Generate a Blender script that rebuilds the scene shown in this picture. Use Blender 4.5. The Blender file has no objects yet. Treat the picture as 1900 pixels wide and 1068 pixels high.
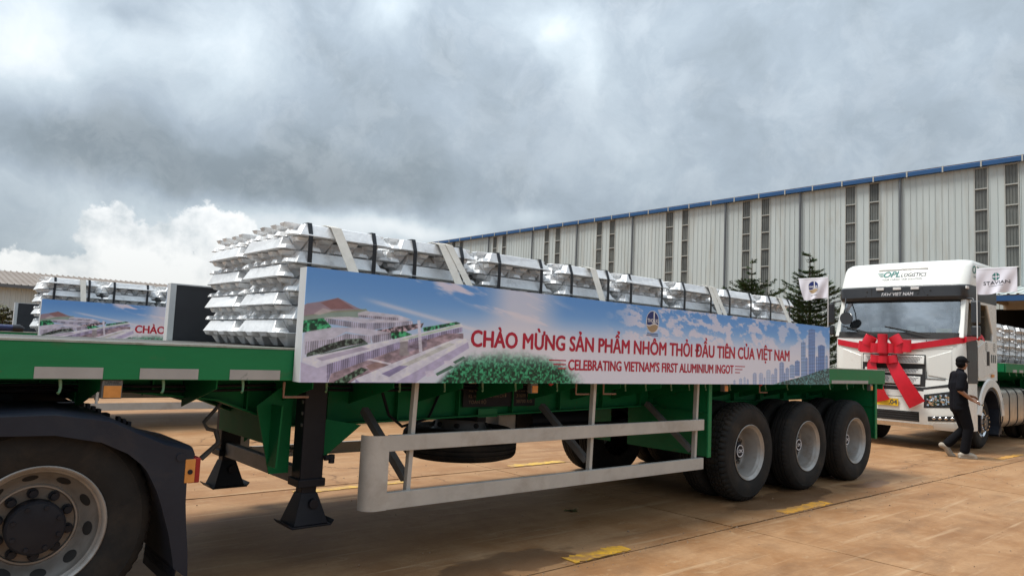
import bpy, bmesh, math, random
import numpy as np
from mathutils import Vector, Matrix
rnd = random.Random(7)
S = bpy.context.scene
C = S.collection

# ------------------------------------------------------------------ camera
cam_d = bpy.data.cameras.new('camera'); cam = bpy.data.objects.new('camera', cam_d); C.objects.link(cam)
S.camera = cam
# rows: world axes (X along the trailer, Y away from it, Z up) in camera terms (right, down, forward)
RX = Vector((0.75314567, 0.08967187, 0.65171356)); RY = Vector((-0.65639451, 0.03648469, 0.75353508)); RZ = Vector((0.04379333, -0.99530288, 0.08633841))
right = Vector((RX[0], RY[0], RZ[0])); down = Vector((RX[1], RY[1], RZ[1])); fwd = Vector((RX[2], RY[2], RZ[2]))
M = Matrix((( right.x, -down.x, -fwd.x, 0), (right.y, -down.y, -fwd.y, 0), (right.z, -down.z, -fwd.z, 1.55), (0, 0, 0, 1)))
cam.matrix_world = M
cam_d.sensor_width = 36; cam_d.lens = 1330 / 1900 * 36
cam_d.clip_start = 0.1; cam_d.clip_end = 2000
S.render.resolution_x = 1024; S.render.resolution_y = 575

# ------------------------------------------------------------------ sky, sun, exposure
SUN_EL, SUN_AZ = 67.0, 145.0     # azimuth measured from +X towards +Y
W = bpy.data.worlds.new('World'); S.world = W; W.use_nodes = True
nt = W.node_tree; nt.nodes.clear()
def N(t, k, **kw):
    n = t.nodes.new(k)
    for a, b in kw.items(): setattr(n, a, b)
    return n
def math_(t, op, a, b=None, c=None, clamp=False):
    n = t.nodes.new('ShaderNodeMath'); n.operation = op; n.use_clamp = clamp
    for i, v in enumerate((a, b, c)):
        if v is None: continue
        if isinstance(v, (int, float)): n.inputs[i].default_value = v
        else: t.links.new(v, n.inputs[i])
    return n.outputs[0]
def ramp(t, fac, stops, interp='LINEAR'):
    n = t.nodes.new('ShaderNodeValToRGB'); n.color_ramp.interpolation = interp
    e = n.color_ramp.elements
    while len(e) < len(stops): e.new(0.5)
    for i, (p, c) in enumerate(stops):
        e[i].position = p; e[i].color = (c, c, c, 1) if isinstance(c, (int, float)) else (*c, 1)
    t.links.new(fac, n.inputs[0]); return n.outputs[0]
def noise(t, vec, scale, detail=5, rough=0.55, dist=0.0, dim='3D'):
    n = t.nodes.new('ShaderNodeTexNoise'); n.noise_dimensions = dim
    n.inputs['Scale'].default_value = scale; n.inputs['Detail'].default_value = detail
    n.inputs['Roughness'].default_value = rough; n.inputs['Distortion'].default_value = dist
    if vec is not None: t.links.new(vec, n.inputs['Vector'])
    return n.outputs[0]
def mixc(t, fac, a, b, mode='MIX'):
    n = t.nodes.new('ShaderNodeMix'); n.data_type = 'RGBA'; n.blend_type = mode
    for i, v in ((0, fac), (6, a), (7, b)):
        if isinstance(v, (int, float)) and i == 0: n.inputs[0].default_value = v
        elif isinstance(v, tuple): n.inputs[i].default_value = (*v, 1) if len(v) == 3 else v
        else: t.links.new(v, n.inputs[i])
    return n.outputs[2]
BLOBS = [(84.4,19.2,7.4,3.8,0.34),(71.7,18.7,4.3,4.7,0.20),(74.9,21.4,4.1,2.4,0.12),(59.4,25.2,3.9,2.2,0.24),(47.4,25.2,3.9,2.6,0.30),
 (44.1,21.2,2.6,2.3,0.12),(85.9,15.7,4.2,2.9,0.12),(78.4,12.5,15.8,2.9,-0.18),(64.5,12.6,12.7,3.2,-0.14),(57.6,10.7,7.8,1.9,-0.07),
 (63.9,16.7,7.6,4.7,-0.02),(38.0,15.0,14.0,6.5,0.06),(71.0,8.0,17.0,2.1,0.34),(82.3,5.8,7.2,2.2,0.10),
 (52.4,10.6,3.5,1.3,0.14),(62.0,9.0,7.0,1.1,0.26),(56.0,9.2,4.0,0.9,0.20),(47.6,9.7,2.6,0.9,0.22),(78.5,22.0,2.1,1.0,-0.12),(53.5,14.7,2.6,2.5,0.08),(32.7,25.4,5.6,1.8,0.05),
 (26.7,18.6,10.4,5.5,0.03),(84.0,7.6,2.7,1.2,-0.12),(19.5,20.7,6.3,4.1,-0.02)]
CUM = [(78.9,7.2,3.0,1.7),(75.8,6.6,4.7,1.9),(71.9,7.1,4.6,2.2),(82.3,4.6,3.8,1.4),(74.3,4.7,9.5,2.3)]
tc = N(nt, 'ShaderNodeTexCoord')
dirv = tc.outputs['Generated']
warp = nt.nodes.new('ShaderNodeVectorMath'); warp.operation = 'MULTIPLY_ADD'
nz = N(nt, 'ShaderNodeTexNoise'); nz.inputs['Scale'].default_value = 7; nz.inputs['Detail'].default_value = 6
nt.links.new(dirv, nz.inputs['Vector'])
sub = nt.nodes.new('ShaderNodeVectorMath'); sub.operation = 'SUBTRACT'; nt.links.new(nz.outputs['Color'], sub.inputs[0]); sub.inputs[1].default_value = (.5, .5, .5)
nt.links.new(sub.outputs[0], warp.inputs[0]); warp.inputs[1].default_value = (.13, .13, .10); nt.links.new(dirv, warp.inputs[2])
nrm = nt.nodes.new('ShaderNodeVectorMath'); nrm.operation = 'NORMALIZE'; nt.links.new(warp.outputs[0], nrm.inputs[0])
sp = N(nt, 'ShaderNodeSeparateXYZ'); nt.links.new(nrm.outputs[0], sp.inputs[0])
az = math_(nt, 'MULTIPLY', math_(nt, 'ARCTAN2', sp.outputs[1], sp.outputs[0]), 57.2958)
el = math_(nt, 'MULTIPLY', math_(nt, 'ARCSINE', sp.outputs[2]), 57.2958)
def blob(a, e, ra, re, sharp=False):
    u = math_(nt, 'MULTIPLY', math_(nt, 'SUBTRACT', az, a), 1 / ra); v = math_(nt, 'MULTIPLY', math_(nt, 'SUBTRACT', el, e), 1 / re)
    d = math_(nt, 'ADD', math_(nt, 'MULTIPLY', u, u), math_(nt, 'MULTIPLY', v, v))
    return math_(nt, 'EXPONENT', math_(nt, 'MULTIPLY', d, -1.0))
n1 = noise(nt, dirv, 3.0, 7, .58, .3); n2 = noise(nt, nrm.outputs[0], 9.0, 8, .6)
L = math_(nt, 'MULTIPLY_ADD', n1, 0.30, 0.24)
L = math_(nt, 'MULTIPLY_ADD', n2, 0.36, math_(nt, 'SUBTRACT', L, 0.18))
n2b = noise(nt, nrm.outputs[0], 24.0, 8, .62)
L = math_(nt, 'MULTIPLY_ADD', n2b, 0.12, math_(nt, 'SUBTRACT', L, 0.06))
for a, e, ra, re, amp in BLOBS:
    L = math_(nt, 'MULTIPLY_ADD', blob(a, e, ra, re), amp, L)
cu = None
for a, e, ra, re in CUM:
    b = blob(a, e, ra, re); cu = b if cu is None else math_(nt, 'MAXIMUM', cu, b)
n3 = noise(nt, dirv, 26.0, 8, .6)
cm = math_(nt, 'MULTIPLY_ADD', n3, 1.5, math_(nt, 'SUBTRACT', cu, 0.75))
cmask = N(nt, 'ShaderNodeMapRange', interpolation_type='SMOOTHSTEP'); nt.links.new(cm, cmask.inputs[0])
cmask.inputs[1].default_value = 0.42; cmask.inputs[2].default_value = 0.60
cloudcol = ramp(nt, L, [(0.0, (.098, .114, .124)), (0.25, (.130, .153, .168)), (0.42, (.190, .222, .251)), (0.62, (.285, .325, .352)), (0.85, (.43, .453, .463)), (1.0, (.48, .495, .495))])
n4 = noise(nt, dirv, 14.0, 7, .6)
# crisp ragged edges where one cloud layer passes in front of another
n5 = noise(nt, nrm.outputs[0], 5.5, 12, .66); e5 = ramp(nt, n5, [(.47, 0.0), (.60, 1.0), (.75, .3)])
n6 = noise(nt, nrm.outputs[0], 11.0, 12, .68); e6 = ramp(nt, n6, [(.50, 0.0), (.60, 1.0), (.78, .3)])
cloudcol = mixc(nt, math_(nt, 'MULTIPLY', e5, .10), cloudcol, (.40, .425, .44))
cloudcol = mixc(nt, math_(nt, 'MULTIPLY', e6, .05), cloudcol, (.43, .45, .46))
cumcol = ramp(nt, n4, [(0.3, (.31, .34, .355)), (0.42, (.44, .455, .46)), (0.54, (.53, .535, .53))])
cloudcol = mixc(nt, cmask.outputs[0], cloudcol, cumcol)
sky = N(nt, 'ShaderNodeTexSky', sky_type='NISHITA', sun_disc=False)
sky.sun_elevation = math.radians(SUN_EL); sky.sun_rotation = math.radians(90 - SUN_AZ)
skys = mixc(nt, 1.0, sky.outputs[0], (.08, .08, .08), 'MULTIPLY')
final = mixc(nt, 0.93, skys, cloudcol)
# an overcast sky is brightest overhead: (1 + 2 sin el) / 3, taken as 1 at 15 degrees
sp0 = N(nt, 'ShaderNodeSeparateXYZ'); nt.links.new(dirv, sp0.inputs[0])
cie = math_(nt, 'MULTIPLY', math_(nt, 'MULTIPLY_ADD', math_(nt, 'MAXIMUM', sp0.outputs[2], 0.0), 2.0, 1.0), 1 / 1.518)
cc_ = N(nt, 'ShaderNodeCombineColor'); [nt.links.new(cie, cc_.inputs[i]) for i in range(3)]
final = mixc(nt, 1.0, final, cc_.outputs[0], 'MULTIPLY')
bg = N(nt, 'ShaderNodeBackground'); nt.links.new(final, bg.inputs[0]); bg.inputs[1].default_value = 1.0
wo = N(nt, 'ShaderNodeOutputWorld'); nt.links.new(bg.outputs[0], wo.inputs[0])
sl = bpy.data.lights.new('sun', 'SUN'); sl.energy = 1.8; sl.angle = math.radians(20); sl.color = (1.0, .96, .90)
so = bpy.data.objects.new('sun', sl); C.objects.link(so)
sd = Vector((math.cos(math.radians(SUN_EL)) * math.cos(math.radians(SUN_AZ)), math.cos(math.radians(SUN_EL)) * math.sin(math.radians(SUN_AZ)), math.sin(math.radians(SUN_EL))))
so.rotation_euler = sd.to_track_quat('Z', 'Y').to_euler(); so.location = sd * 60
S.view_settings.view_transform = 'Standard'; S.view_settings.look = 'None'; S.view_settings.gamma = 1
S.view_settings.use_curve_mapping = False
S.view_settings.exposure = 1.22

# ------------------------------------------------------------------ materials
def srgb(r, g, b):
    f = lambda c: (c / 255 / 12.92) if c <= 10 else ((c / 255 + .055) / 1.055) ** 2.4
    return (f(r), f(g), f(b))
MATS = {}
def mat(name, c1, c2=None, scale=4.0, rough=.5, metal=0.0, bump=0.0, bscale=None, rvar=.1, spec=.5, dirt=None, dscale=2.5, dlo=.52, dhi=.72, coord='Object', stretch=None, coat=0.0, objvar=0.0, chips=None):
    m = bpy.data.materials.new(name); m.use_nodes = True; t = m.node_tree; p = t.nodes['Principled BSDF']
    tcn = N(t, 'ShaderNodeTexCoord'); v = tcn.outputs['Object']
    if coord == 'World':
        g = N(t, 'ShaderNodeNewGeometry'); v = g.outputs['Position']
    if stretch:
        mp = N(t, 'ShaderNodeMapping'); t.links.new(v, mp.inputs[0]); mp.inputs['Scale'].default_value = stretch; v = mp.outputs[0]
    f = noise(t, v, scale, 6, .6)
    col = mixc(t, ramp(t, f, [(.32, 0.0), (.68, 1.0)]), c1, c2 or tuple(x * .82 for x in c1))
    if dirt:
        d = noise(t, v, dscale, 7, .65, .4)
        col = mixc(t, ramp(t, d, [(dlo, 0.0), (dhi, .85)]), col, dirt)
    if chips:
        ch_ = math_(t, 'MULTIPLY', noise(t, tcn.outputs['Object'], 34, 5, .7), ramp(t, noise(t, tcn.outputs['Object'], 2.1, 4, .6), [(.45, .86), (.65, 1.12)]))
        col = mixc(t, ramp(t, ch_, [(.655, 0.0), (.70, .9)]), col, chips)
    if objvar:
        oi = N(t, 'ShaderNodeObjectInfo')
        k = math_(t, 'MULTIPLY_ADD', oi.outputs['Random'], objvar, 1 - objvar / 2)
        cc = N(t, 'ShaderNodeCombineColor'); [t.links.new(k, cc.inputs[i]) for i in range(3)]
        col = mixc(t, 1.0, col, cc.outputs[0], 'MULTIPLY')
    t.links.new(col, p.inputs['Base Color'])
    t.links.new(math_(t, 'MULTIPLY_ADD', f, rvar * 2, rough - rvar), p.inputs['Roughness'])
    p.inputs['Metallic'].default_value = metal; p.inputs['Specular IOR Level'].default_value = spec; p.inputs['Coat Weight'].default_value = coat
    if bump:
        b = N(t, 'ShaderNodeBump'); b.inputs['Strength'].default_value = bump; b.inputs['Distance'].default_value = .02
        t.links.new(noise(t, v, bscale or scale * 4, 6, .6), b.inputs['Height']); t.links.new(b.outputs[0], p.inputs['Normal'])
    MATS[name] = m; return m
DUST = (.30, .17, .09)
GREEN = mat('green_paint', (.005, .165, .055), (.008, .20, .068), 3, .42, spec=.32, chips=(.12, .065, .035), bump=.05, bscale=30, dirt=(.10, .10, .055), dscale=3.2, dlo=.60, dhi=.80, stretch=(.6, 1, 1.6))
GREENC = mat('clean_green_plate', (.007, .14, .05), (.010, .165, .06), 4, .55, spec=.10)
GREEND = mat('green_chassis_paint', (.007, .155, .054), (.010, .18, .062), 4, .5, spec=.15, dirt=(.08, .075, .035), dscale=3, dlo=.60, dhi=.9, chips=(.09, .05, .03))
WORN = mat('worn_deck_edge', (.42, .44, .40), (.26, .30, .26), 6, .6, dirt=(.16, .12, .08), dscale=7)
DECK = mat('steel_deck', (.10, .095, .085), (.06, .055, .05), 5, .6, bump=.1)
TAPE = mat('reflective_tape', (.40, .395, .38), (.35, .345, .335), 9, .45, dirt=(.06, .10, .07), dscale=7, dlo=.63, dhi=.68)
GALV = mat('galvanised_guard', (.52, .505, .465), (.45, .435, .40), 5, .48, metal=.15, dirt=(.27, .22, .17), dscale=3, dlo=.5, dhi=.85)
GALVD = mat('dull_grey_steel', (.16, .165, .17), (.12, .12, .12), 5, .5, dirt=(.12, .09, .06))
BLACK = mat('black_chassis_steel', (.010, .011, .016), (.018, .019, .024), 5, .48, spec=.22, dirt=(.05, .04, .03), dlo=.6, dhi=.85)
PLASTIC = mat('black_fender_plastic', (.014, .018, .029), (.02, .025, .037), 4, .45, spec=.28, bump=.03, bscale=60, dirt=(.065, .055, .05), dscale=2.2, dlo=.48, dhi=.85)
RUBBER = mat('tyre_rubber', (.014, .014, .014), (.024, .023, .022), 7, .75, spec=.22, bump=.08, bscale=70, dirt=(.068, .052, .038), dscale=2.6, dlo=.48, dhi=.86)
RIMD = mat('dark_dusty_wheel_steel', (.29, .275, .255), (.22, .21, .195), 6, .42, metal=.4, dirt=(.13, .10, .075), dscale=5, dlo=.48, dhi=.8)
RIM = mat('silver_wheel_rim', (.42, .405, .38), (.34, .325, .305), 6, .38, metal=.35, dirt=(.22, .16, .11), dscale=5, dlo=.5, dhi=.8)
RIMLIP = RIM
DUSTY = mat('dusty_hub_steel', (.20, .165, .13), (.13, .105, .085), 9, .6, metal=.2)
ALU = mat('cast_aluminium', (.85, .86, .86), (.72, .73, .74), 9, .46, metal=.32, bump=.3, bscale=22, rvar=.12, dirt=(.42, .43, .43), dscale=7, dlo=.56, dhi=.78, coord='World', objvar=.24)
BAND = mat('black_strapping', (.012, .013, .018), None, 6, .35)
WEB = mat('white_webbing', (.62, .60, .55), (.52, .50, .45), 12, .8, bump=.15, bscale=90)
WHITEP = mat('white_cab_paint', (.80, .81, .77), (.77, .78, .74), 1.5, .28, dirt=(.50, .46, .38), dscale=2, dlo=.62, dhi=.9, coat=.4)
DARKP = mat('dark_grey_cab_plastic', (.028, .032, .038), (.036, .04, .046), 4, .4)
SEAM = mat('dark_panel_gap', (.02, .02, .02), None, 4, .7)
CHROME = mat('polished_chrome', (.75, .75, .76), (.6, .6, .6), 6, .14, metal=1.0, rvar=.05)
TANK = mat('aluminium_fuel_tank', (.60, .57, .52), (.50, .47, .42), 5, .30, metal=.8, dirt=(.4, .32, .24), dlo=.55, dhi=.9)
RED = mat('red_satin_ribbon', (.62, .012, .03), (.50, .008, .022), 5, .36, bump=.05, bscale=20)
ORANGE = mat('orange_reflector', (.72, .30, .07), (.60, .24, .05), 20, .35)
REDL = mat('red_lamp_lens', (.35, .015, .02), None, 8, .2)
YPLATE = mat('yellow_plate', (.80, .50, .02), None, 8, .4)
PRINTRED = mat('crimson_print', (.50, .006, .038), None, 3, .45)
PRINTNAVY = mat('navy_print', (.01, .025, .16), None, 3, .45)
PRINTTAN = mat('tan_print', (.42, .30, .17), None, 3, .45)
PRINTWHITE = mat('white_print', (.78, .79, .82), None, 3, .45)
PRINTTEAL = mat('teal_print', (.02, .20, .17), (.015, .16, .15), 3, .45)
PRINTGREY = mat('grey_print', (.09, .11, .115), None, 3, .5)
PRINTBLACK = mat('dark_print', (.02, .03, .045), None, 3, .5)
STENCIL = mat('faded_stencil_paint', (.22, .15, .09), (.15, .12, .08), 20, .6)
FRAMEW = mat('banner_frame_board', (.56, .58, .59), (.50, .52, .53), 4, .5)
BOARD = mat('dark_banner_back', (.028, .031, .038), None, 3, .65)
FLAG = mat('white_flag_cloth', (.76, .76, .84), (.70, .70, .78), 3, .8)
WALL = mat('pale_wall_sheet', (.505, .56, .555), (.45, .505, .50), .35, .5, dirt=(.36, .34, .28), dscale=.5, dlo=.50, dhi=.80, coord='World', stretch=(1, 2.2, .28), objvar=.10)
BLUEG = mat('blue_gutter_paint', (.018, .085, .23), (.015, .07, .19), 2, .4, coord='World')
PANE = mat('grey_skylight_sheet', (.150, .160, .150), (.10, .108, .104), 1.2, .35, dirt=(.15, .155, .14), dscale=.8, coord='World', objvar=.35)
RAILM = mat('pale_window_rail', (.42, .43, .40), None, 3, .5)
SPOUT = mat('grey_downspout', (.12, .135, .15), None, 3, .5)
TANROOF = mat('brown_roof_sheet', (.235, .20, .17), (.19, .155, .13), .4, .6, coord='World', dirt=(.16, .12, .10), dscale=.6)
INSIDE = mat('dark_interior', (.012, .012, .013), None, 2, .9)
TANF = mat('tan_fascia', (.28, .22, .15), None, 2, .6)
BARK = mat('bark', (.09, .065, .045), (.06, .045, .03), 12, .9, bump=.3)
LEAF = mat('needle_foliage', (.030, .060, .022), (.075, .115, .040), 1.5, .6, coord='World', spec=.25)
LEAFB = mat('bush_foliage', (.06, .07, .025), (.11, .10, .04), 1.5, .6, coord='World', spec=.25)
SKIN = mat('skin', (.32, .165, .10), (.28, .14, .085), 14, .5)
HAIRM = mat('black_hair', (.005, .005, .006), None, 30, .8, spec=.15, bump=.2)
SHIRT = mat('black_shirt_cloth', (.0055, .006, .0085), (.008, .0085, .012), 10, .9, spec=.12, bump=.25, bscale=9)
TROUS = mat('black_trouser_cloth', (.005, .005, .0065), (.007, .007, .009), 10, .9, spec=.12, bump=.25, bscale=9)
SHOE = mat('beige_shoe', (.36, .32, .26), (.29, .25, .20), 12, .7)
BLUETUBE = mat('blue_tarpaulin', (.012, .03, .12), (.01, .02, .08), 6, .5, bump=.2)
YELLOWI = mat('yellow_paper', (.70, .62, .18), None, 6, .7)
PAPER = mat('white_paper', (.75, .75, .74), None, 6, .7)
BANKM = mat('dark_brown_bank', (.10, .065, .042), (.07, .045, .03), 1, .9, coord='World')
FABRIC = mat('seat_fabric', (.05, .055, .06), None, 8, .8)
TEALS = mat('teal_shirt_cloth', (.03, .18, .15), None, 8, .8)
HOOKM = mat('pale_green_hook', (.10, .24, .12), (.16, .26, .15), 10, .5)
PINKH = mat('primer_handle', (.36, .22, .17), None, 8, .6)
CHARC = mat('charcoal_text', (.06, .07, .07), None, 8, .6)

def glass_mat(name, tint, mixf, rough=.02):
    m = bpy.data.materials.new(name); m.use_nodes = True; t = m.node_tree; t.nodes.clear()
    o = N(t, 'ShaderNodeOutputMaterial'); mx = N(t, 'ShaderNodeMixShader'); tr = N(t, 'ShaderNodeBsdfTransparent'); gl = N(t, 'ShaderNodeBsdfGlossy')
    tr.inputs[0].default_value = (*tint, 1); gl.inputs['Roughness'].default_value = rough; gl.inputs[0].default_value = (.95, .97, .98, 1)
    tcn = N(t, 'ShaderNodeTexCoord'); f = noise(t, tcn.outputs['Object'], 1.1, 4, .55, .6)
    lw = N(t, 'ShaderNodeFresnel'); lw.inputs[0].default_value = 1.5
    k = math_(t, 'ADD', math_(t, 'MULTIPLY', ramp(t, f, [(.35, .4), (.65, 1.0)]), mixf), lw.outputs[0], clamp=True)
    t.links.new(k, mx.inputs[0]); t.links.new(tr.outputs[0], mx.inputs[1]); t.links.new(gl.outputs[0], mx.inputs[2]); t.links.new(mx.outputs[0], o.inputs[0])
    return m
GLASS = glass_mat('windscreen_glass', (.78, .85, .83), .44)
GLASSD = glass_mat('tinted_side_glass', (.10, .125, .135), .16)
LENS = glass_mat('clear_lamp_lens', (.9, .9, .9), .12)

# ------------------------------------------------------------------ mesh helpers
class P:
    def __init__(s, o=(0, 0, 0)):
        s.o = Vector(o); s.v = []; s.f = []; s.mi = 0; s.fm = []
    def add(s, vs, fs):
        b = len(s.v); s.v += [tuple(Vector(x) - s.o) for x in vs]; s.f += [tuple(i + b for i in f) for f in fs]; s.fm += [s.mi] * len(fs); return s
    def box(s, x0, x1, y0, y1, z0, z1):
        return s.hexa([(x0, y0, z0), (x1, y0, z0), (x1, y1, z0), (x0, y1, z0), (x0, y0, z1), (x1, y0, z1), (x1, y1, z1), (x0, y1, z1)])
    def hexa(s, p):
        return s.add(p, [(0, 3, 2, 1), (4, 5, 6, 7), (0, 1, 5, 4), (1, 2, 6, 5), (2, 3, 7, 6), (3, 0, 4, 7)])
    def bar(s, a, b, w, h, up=(0, 0, 1)):
        a = Vector(a); b = Vector(b); d = (b - a).normalized(); u = Vector(up); sx = d.cross(u)
        if sx.length < 1e-4: sx = d.cross(Vector((1, 0, 0)))
        sx.normalize(); u = sx.cross(d).normalized(); sx *= w / 2; u *= h / 2
        return s.hexa([a - sx - u, a + sx - u, b + sx - u, b - sx - u, a - sx + u, a + sx + u, b + sx + u, b - sx + u])
    def prism(s, poly, axis, a0, a1):
        def pt(u, v, a): return {'x': (a, u, v), 'y': (u, a, v), 'z': (u, v, a)}[axis]
        n = len(poly); vs = [pt(u, v, a0) for u, v in poly] + [pt(u, v, a1) for u, v in poly]
        fs = [tuple(range(n - 1, -1, -1)), tuple(range(n, 2 * n))] + [(i, (i + 1) % n, n + (i + 1) % n, n + i) for i in range(n)]
        return s.add(vs, fs)
    def cyl(s, a, b, r, n=16, r2=None, caps=True):
        a = Vector(a); b = Vector(b); d = (b - a).normalized(); t = Vector((1, 0, 0)) if abs(d.x) < .9 else Vector((0, 1, 0))
        u = d.cross(t).normalized(); w = d.cross(u); r2 = r if r2 is None else r2
        vs = [a + (u * math.cos(q) + w * math.sin(q)) * r for q in [2 * math.pi * i / n for i in range(n)]] + [b + (u * math.cos(q) + w * math.sin(q)) * r2 for q in [2 * math.pi * i / n for i in range(n)]]
        fs = [(i, (i + 1) % n, n + (i + 1) % n, n + i) for i in range(n)]
        if caps: fs += [tuple(range(n - 1, -1, -1)), tuple(range(n, 2 * n))]
        return s.add(vs, fs)
    def tube(s, pts, r, n=8):
        pts = [Vector(p) for p in pts]; vs = []; m = len(pts); prev = None
        for i, p in enumerate(pts):
            d = (pts[min(i + 1, m - 1)] - pts[max(i - 1, 0)]).normalized()
            if prev is None:
                t = Vector((0, 0, 1)) if abs(d.z) < .9 else Vector((1, 0, 0)); u = d.cross(t).normalized()
            else: u = (prev - d * prev.dot(d)).normalized()
            prev = u; w = d.cross(u); rr = r[i] if isinstance(r, (list, tuple)) else r
            vs += [p + (u * math.cos(2 * math.pi * k / n) + w * math.sin(2 * math.pi * k / n)) * rr for k in range(n)]
        fs = [(i * n + k, i * n + (k + 1) % n, (i + 1) * n + (k + 1) % n, (i + 1) * n + k) for i in range(m - 1) for k in range(n)]
        fs += [tuple(range(n - 1, -1, -1)), tuple(range((m - 1) * n, m * n))]
        return s.add(vs, fs)
    def lathe(s, prof, c=(0, 0, 0), axis='y', n=48, rf=None, sgn=1):
        vs = []; m = len(prof); c = Vector(c)
        for k in range(n):
            q = 2 * math.pi * k / n
            for i, (r, a) in enumerate(prof):
                if rf: r = rf(k, i, r)
                x, z = r * math.cos(q), r * math.sin(q)
                vs.append(c + (Vector((x, a * sgn, z)) if axis == 'y' else Vector((x, z, a * sgn)) if axis == 'z' else Vector((a * sgn, x, z))))
        fs = [(k * m + i, k * m + i + 1, ((k + 1) % n) * m + i + 1, ((k + 1) % n) * m + i) for k in range(n) for i in range(m - 1)]
        return s.add(vs, fs)
    def loft(s, secs, caps=True, closed=True):
        n = len(secs[0]); vs = [p for q in secs for p in q]
        fs = [(i * n + k, i * n + (k + 1) % n, (i + 1) * n + (k + 1) % n, (i + 1) * n + k) for i in range(len(secs) - 1) for k in range(n if closed else n - 1)]
        if caps and closed: fs += [tuple(range(n - 1, -1, -1)), tuple(range((len(secs) - 1) * n, len(secs) * n))]
        return s.add(vs, fs)
    def ribbon(s, a, b, th=None):
        n = len(a); return s.add(list(a) + list(b), [(i, i + 1, n + i + 1, n + i) for i in range(n - 1)])
    def ball(s, c, r, n=12, m=8):
        r = (r, r, r) if isinstance(r, (int, float)) else r
        vs = []; fs = []
        for j in range(m + 1):
            t = math.pi * j / m
            for k in range(n):
                q = 2 * math.pi * k / n
                vs.append((c[0] + r[0] * math.sin(t) * math.cos(q), c[1] + r[1] * math.sin(t) * math.sin(q), c[2] + r[2] * math.cos(t)))
        fs = [(j * n + k, (j + 1) * n + k, (j + 1) * n + (k + 1) % n, j * n + (k + 1) % n) for j in range(m) for k in range(n)]
        return s.add(vs, fs)
    def mesh(s, name, mats, smooth=None, merge=True):
        me = bpy.data.meshes.new(name); me.from_pydata(s.v, [], s.f)
        mats = mats if isinstance(mats, (list, tuple)) else [mats]
        for m in mats: me.materials.append(m)
        if any(s.fm): me.polygons.foreach_set('material_index', s.fm)
        bm = bmesh.new(); bm.from_mesh(me)
        if merge: bmesh.ops.remove_doubles(bm, verts=bm.verts, dist=1e-5)
        bmesh.ops.recalc_face_normals(bm, faces=bm.faces); bm.to_mesh(me); bm.free()
        if smooth is not None:
            me.polygons.foreach_set('use_smooth', [True] * len(me.polygons))
            if smooth < 170: me.set_sharp_from_angle(angle=math.radians(smooth))
        me.update(); return me
    def build(s, name, mats, parent=None, smooth=None, bevel=0, loc=None, merge=True):
        o = bpy.data.objects.new(name, s.mesh(name, mats, smooth, merge)); C.objects.link(o)
        if parent is not None: o.parent = parent
        if loc is not None: o.location = loc
        if bevel:
            b = o.modifiers.new('bevel', 'BEVEL'); b.width = bevel; b.segments = 2; b.limit_method = 'ANGLE'; b.angle_limit = math.radians(40)
            b.harden_normals = False
        return o
def tag(o, label=None, cat=None, group=None, kind=None):
    if label: o['label'] = label
    if cat: o['category'] = cat
    if group: o['group'] = group
    if kind: o['kind'] = kind
    return o
def thing(name, loc, label, cat, group=None):
    e = bpy.data.objects.new(name, None); e.empty_display_size = .2; e.location = loc; C.objects.link(e); return tag(e, label, cat, group)
KIDS = {}
def kids(o): return [c for c in o.children]
def copy_tree(o, parent=None):
    c = o.copy(); C.objects.link(c)
    if parent is not None: c.parent = parent
    for ch in list(o.children): copy_tree(ch, c)
    return c
def solid(o, th, off=0):
    m = o.modifiers.new('solid', 'SOLIDIFY'); m.thickness = th; m.offset = off
    e = o.modifiers.new('split', 'EDGE_SPLIT'); e.split_angle = math.radians(48); return o
# lettering: flat verts (u right, v up) and faces, scaled to a cap height and a width; bold by copies a fraction of a millimetre apart
CAP = [0.0]
def raw_glyphs(text, shear=0.0):
    cu = bpy.data.curves.new('t', 'FONT'); cu.body = text; cu.size = 1.0; cu.shear = shear; cu.resolution_u = 3; cu.fill_mode = 'FRONT'
    ob = bpy.data.objects.new('t', cu); C.objects.link(ob)
    dg = bpy.context.evaluated_depsgraph_get(); dg.update()
    me = bpy.data.meshes.new_from_object(ob.evaluated_get(dg))
    vs = np.array([v.co[:2] for v in me.vertices]); fs = [tuple(p.vertices) for p in me.polygons]
    bpy.data.objects.remove(ob); bpy.data.curves.remove(cu); bpy.data.meshes.remove(me)
    return vs, fs
def letter(pb, text, h, f, u0, v0, width=None, bold=0.0, shear=0.0):
    if not CAP[0]: CAP[0] = raw_glyphs('H')[0][:, 1].max()
    vs, fs = raw_glyphs(text, shear); vs[:, 0] -= vs[:, 0].min()
    sy = h / CAP[0]; sx = (width / vs[:, 0].max()) if width else sy
    vs[:, 0] *= sx; vs[:, 1] *= sy
    shifts = [(0, 0)] if not bold else [(-1, 0), (1, 0), (-.5, .6), (.5, -.6), (.5, .6), (-.5, -.6)]
    for k, (a, b) in enumerate(shifts):
        pts = [Vector(f(u0 + x + a * bold * h, v0 + y + b * bold * h)) for x, y in vs]
        if k:
            q0, q1, q2 = Vector(f(u0, v0)), Vector(f(u0 + .01, v0)), Vector(f(u0, v0 + .01)); nn = (q1 - q0).cross(q2 - q0).normalized(); pts = [q + nn * .00012 * k for q in pts]
        pb.add(pts, fs)
    return vs[:, 0].max()
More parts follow.
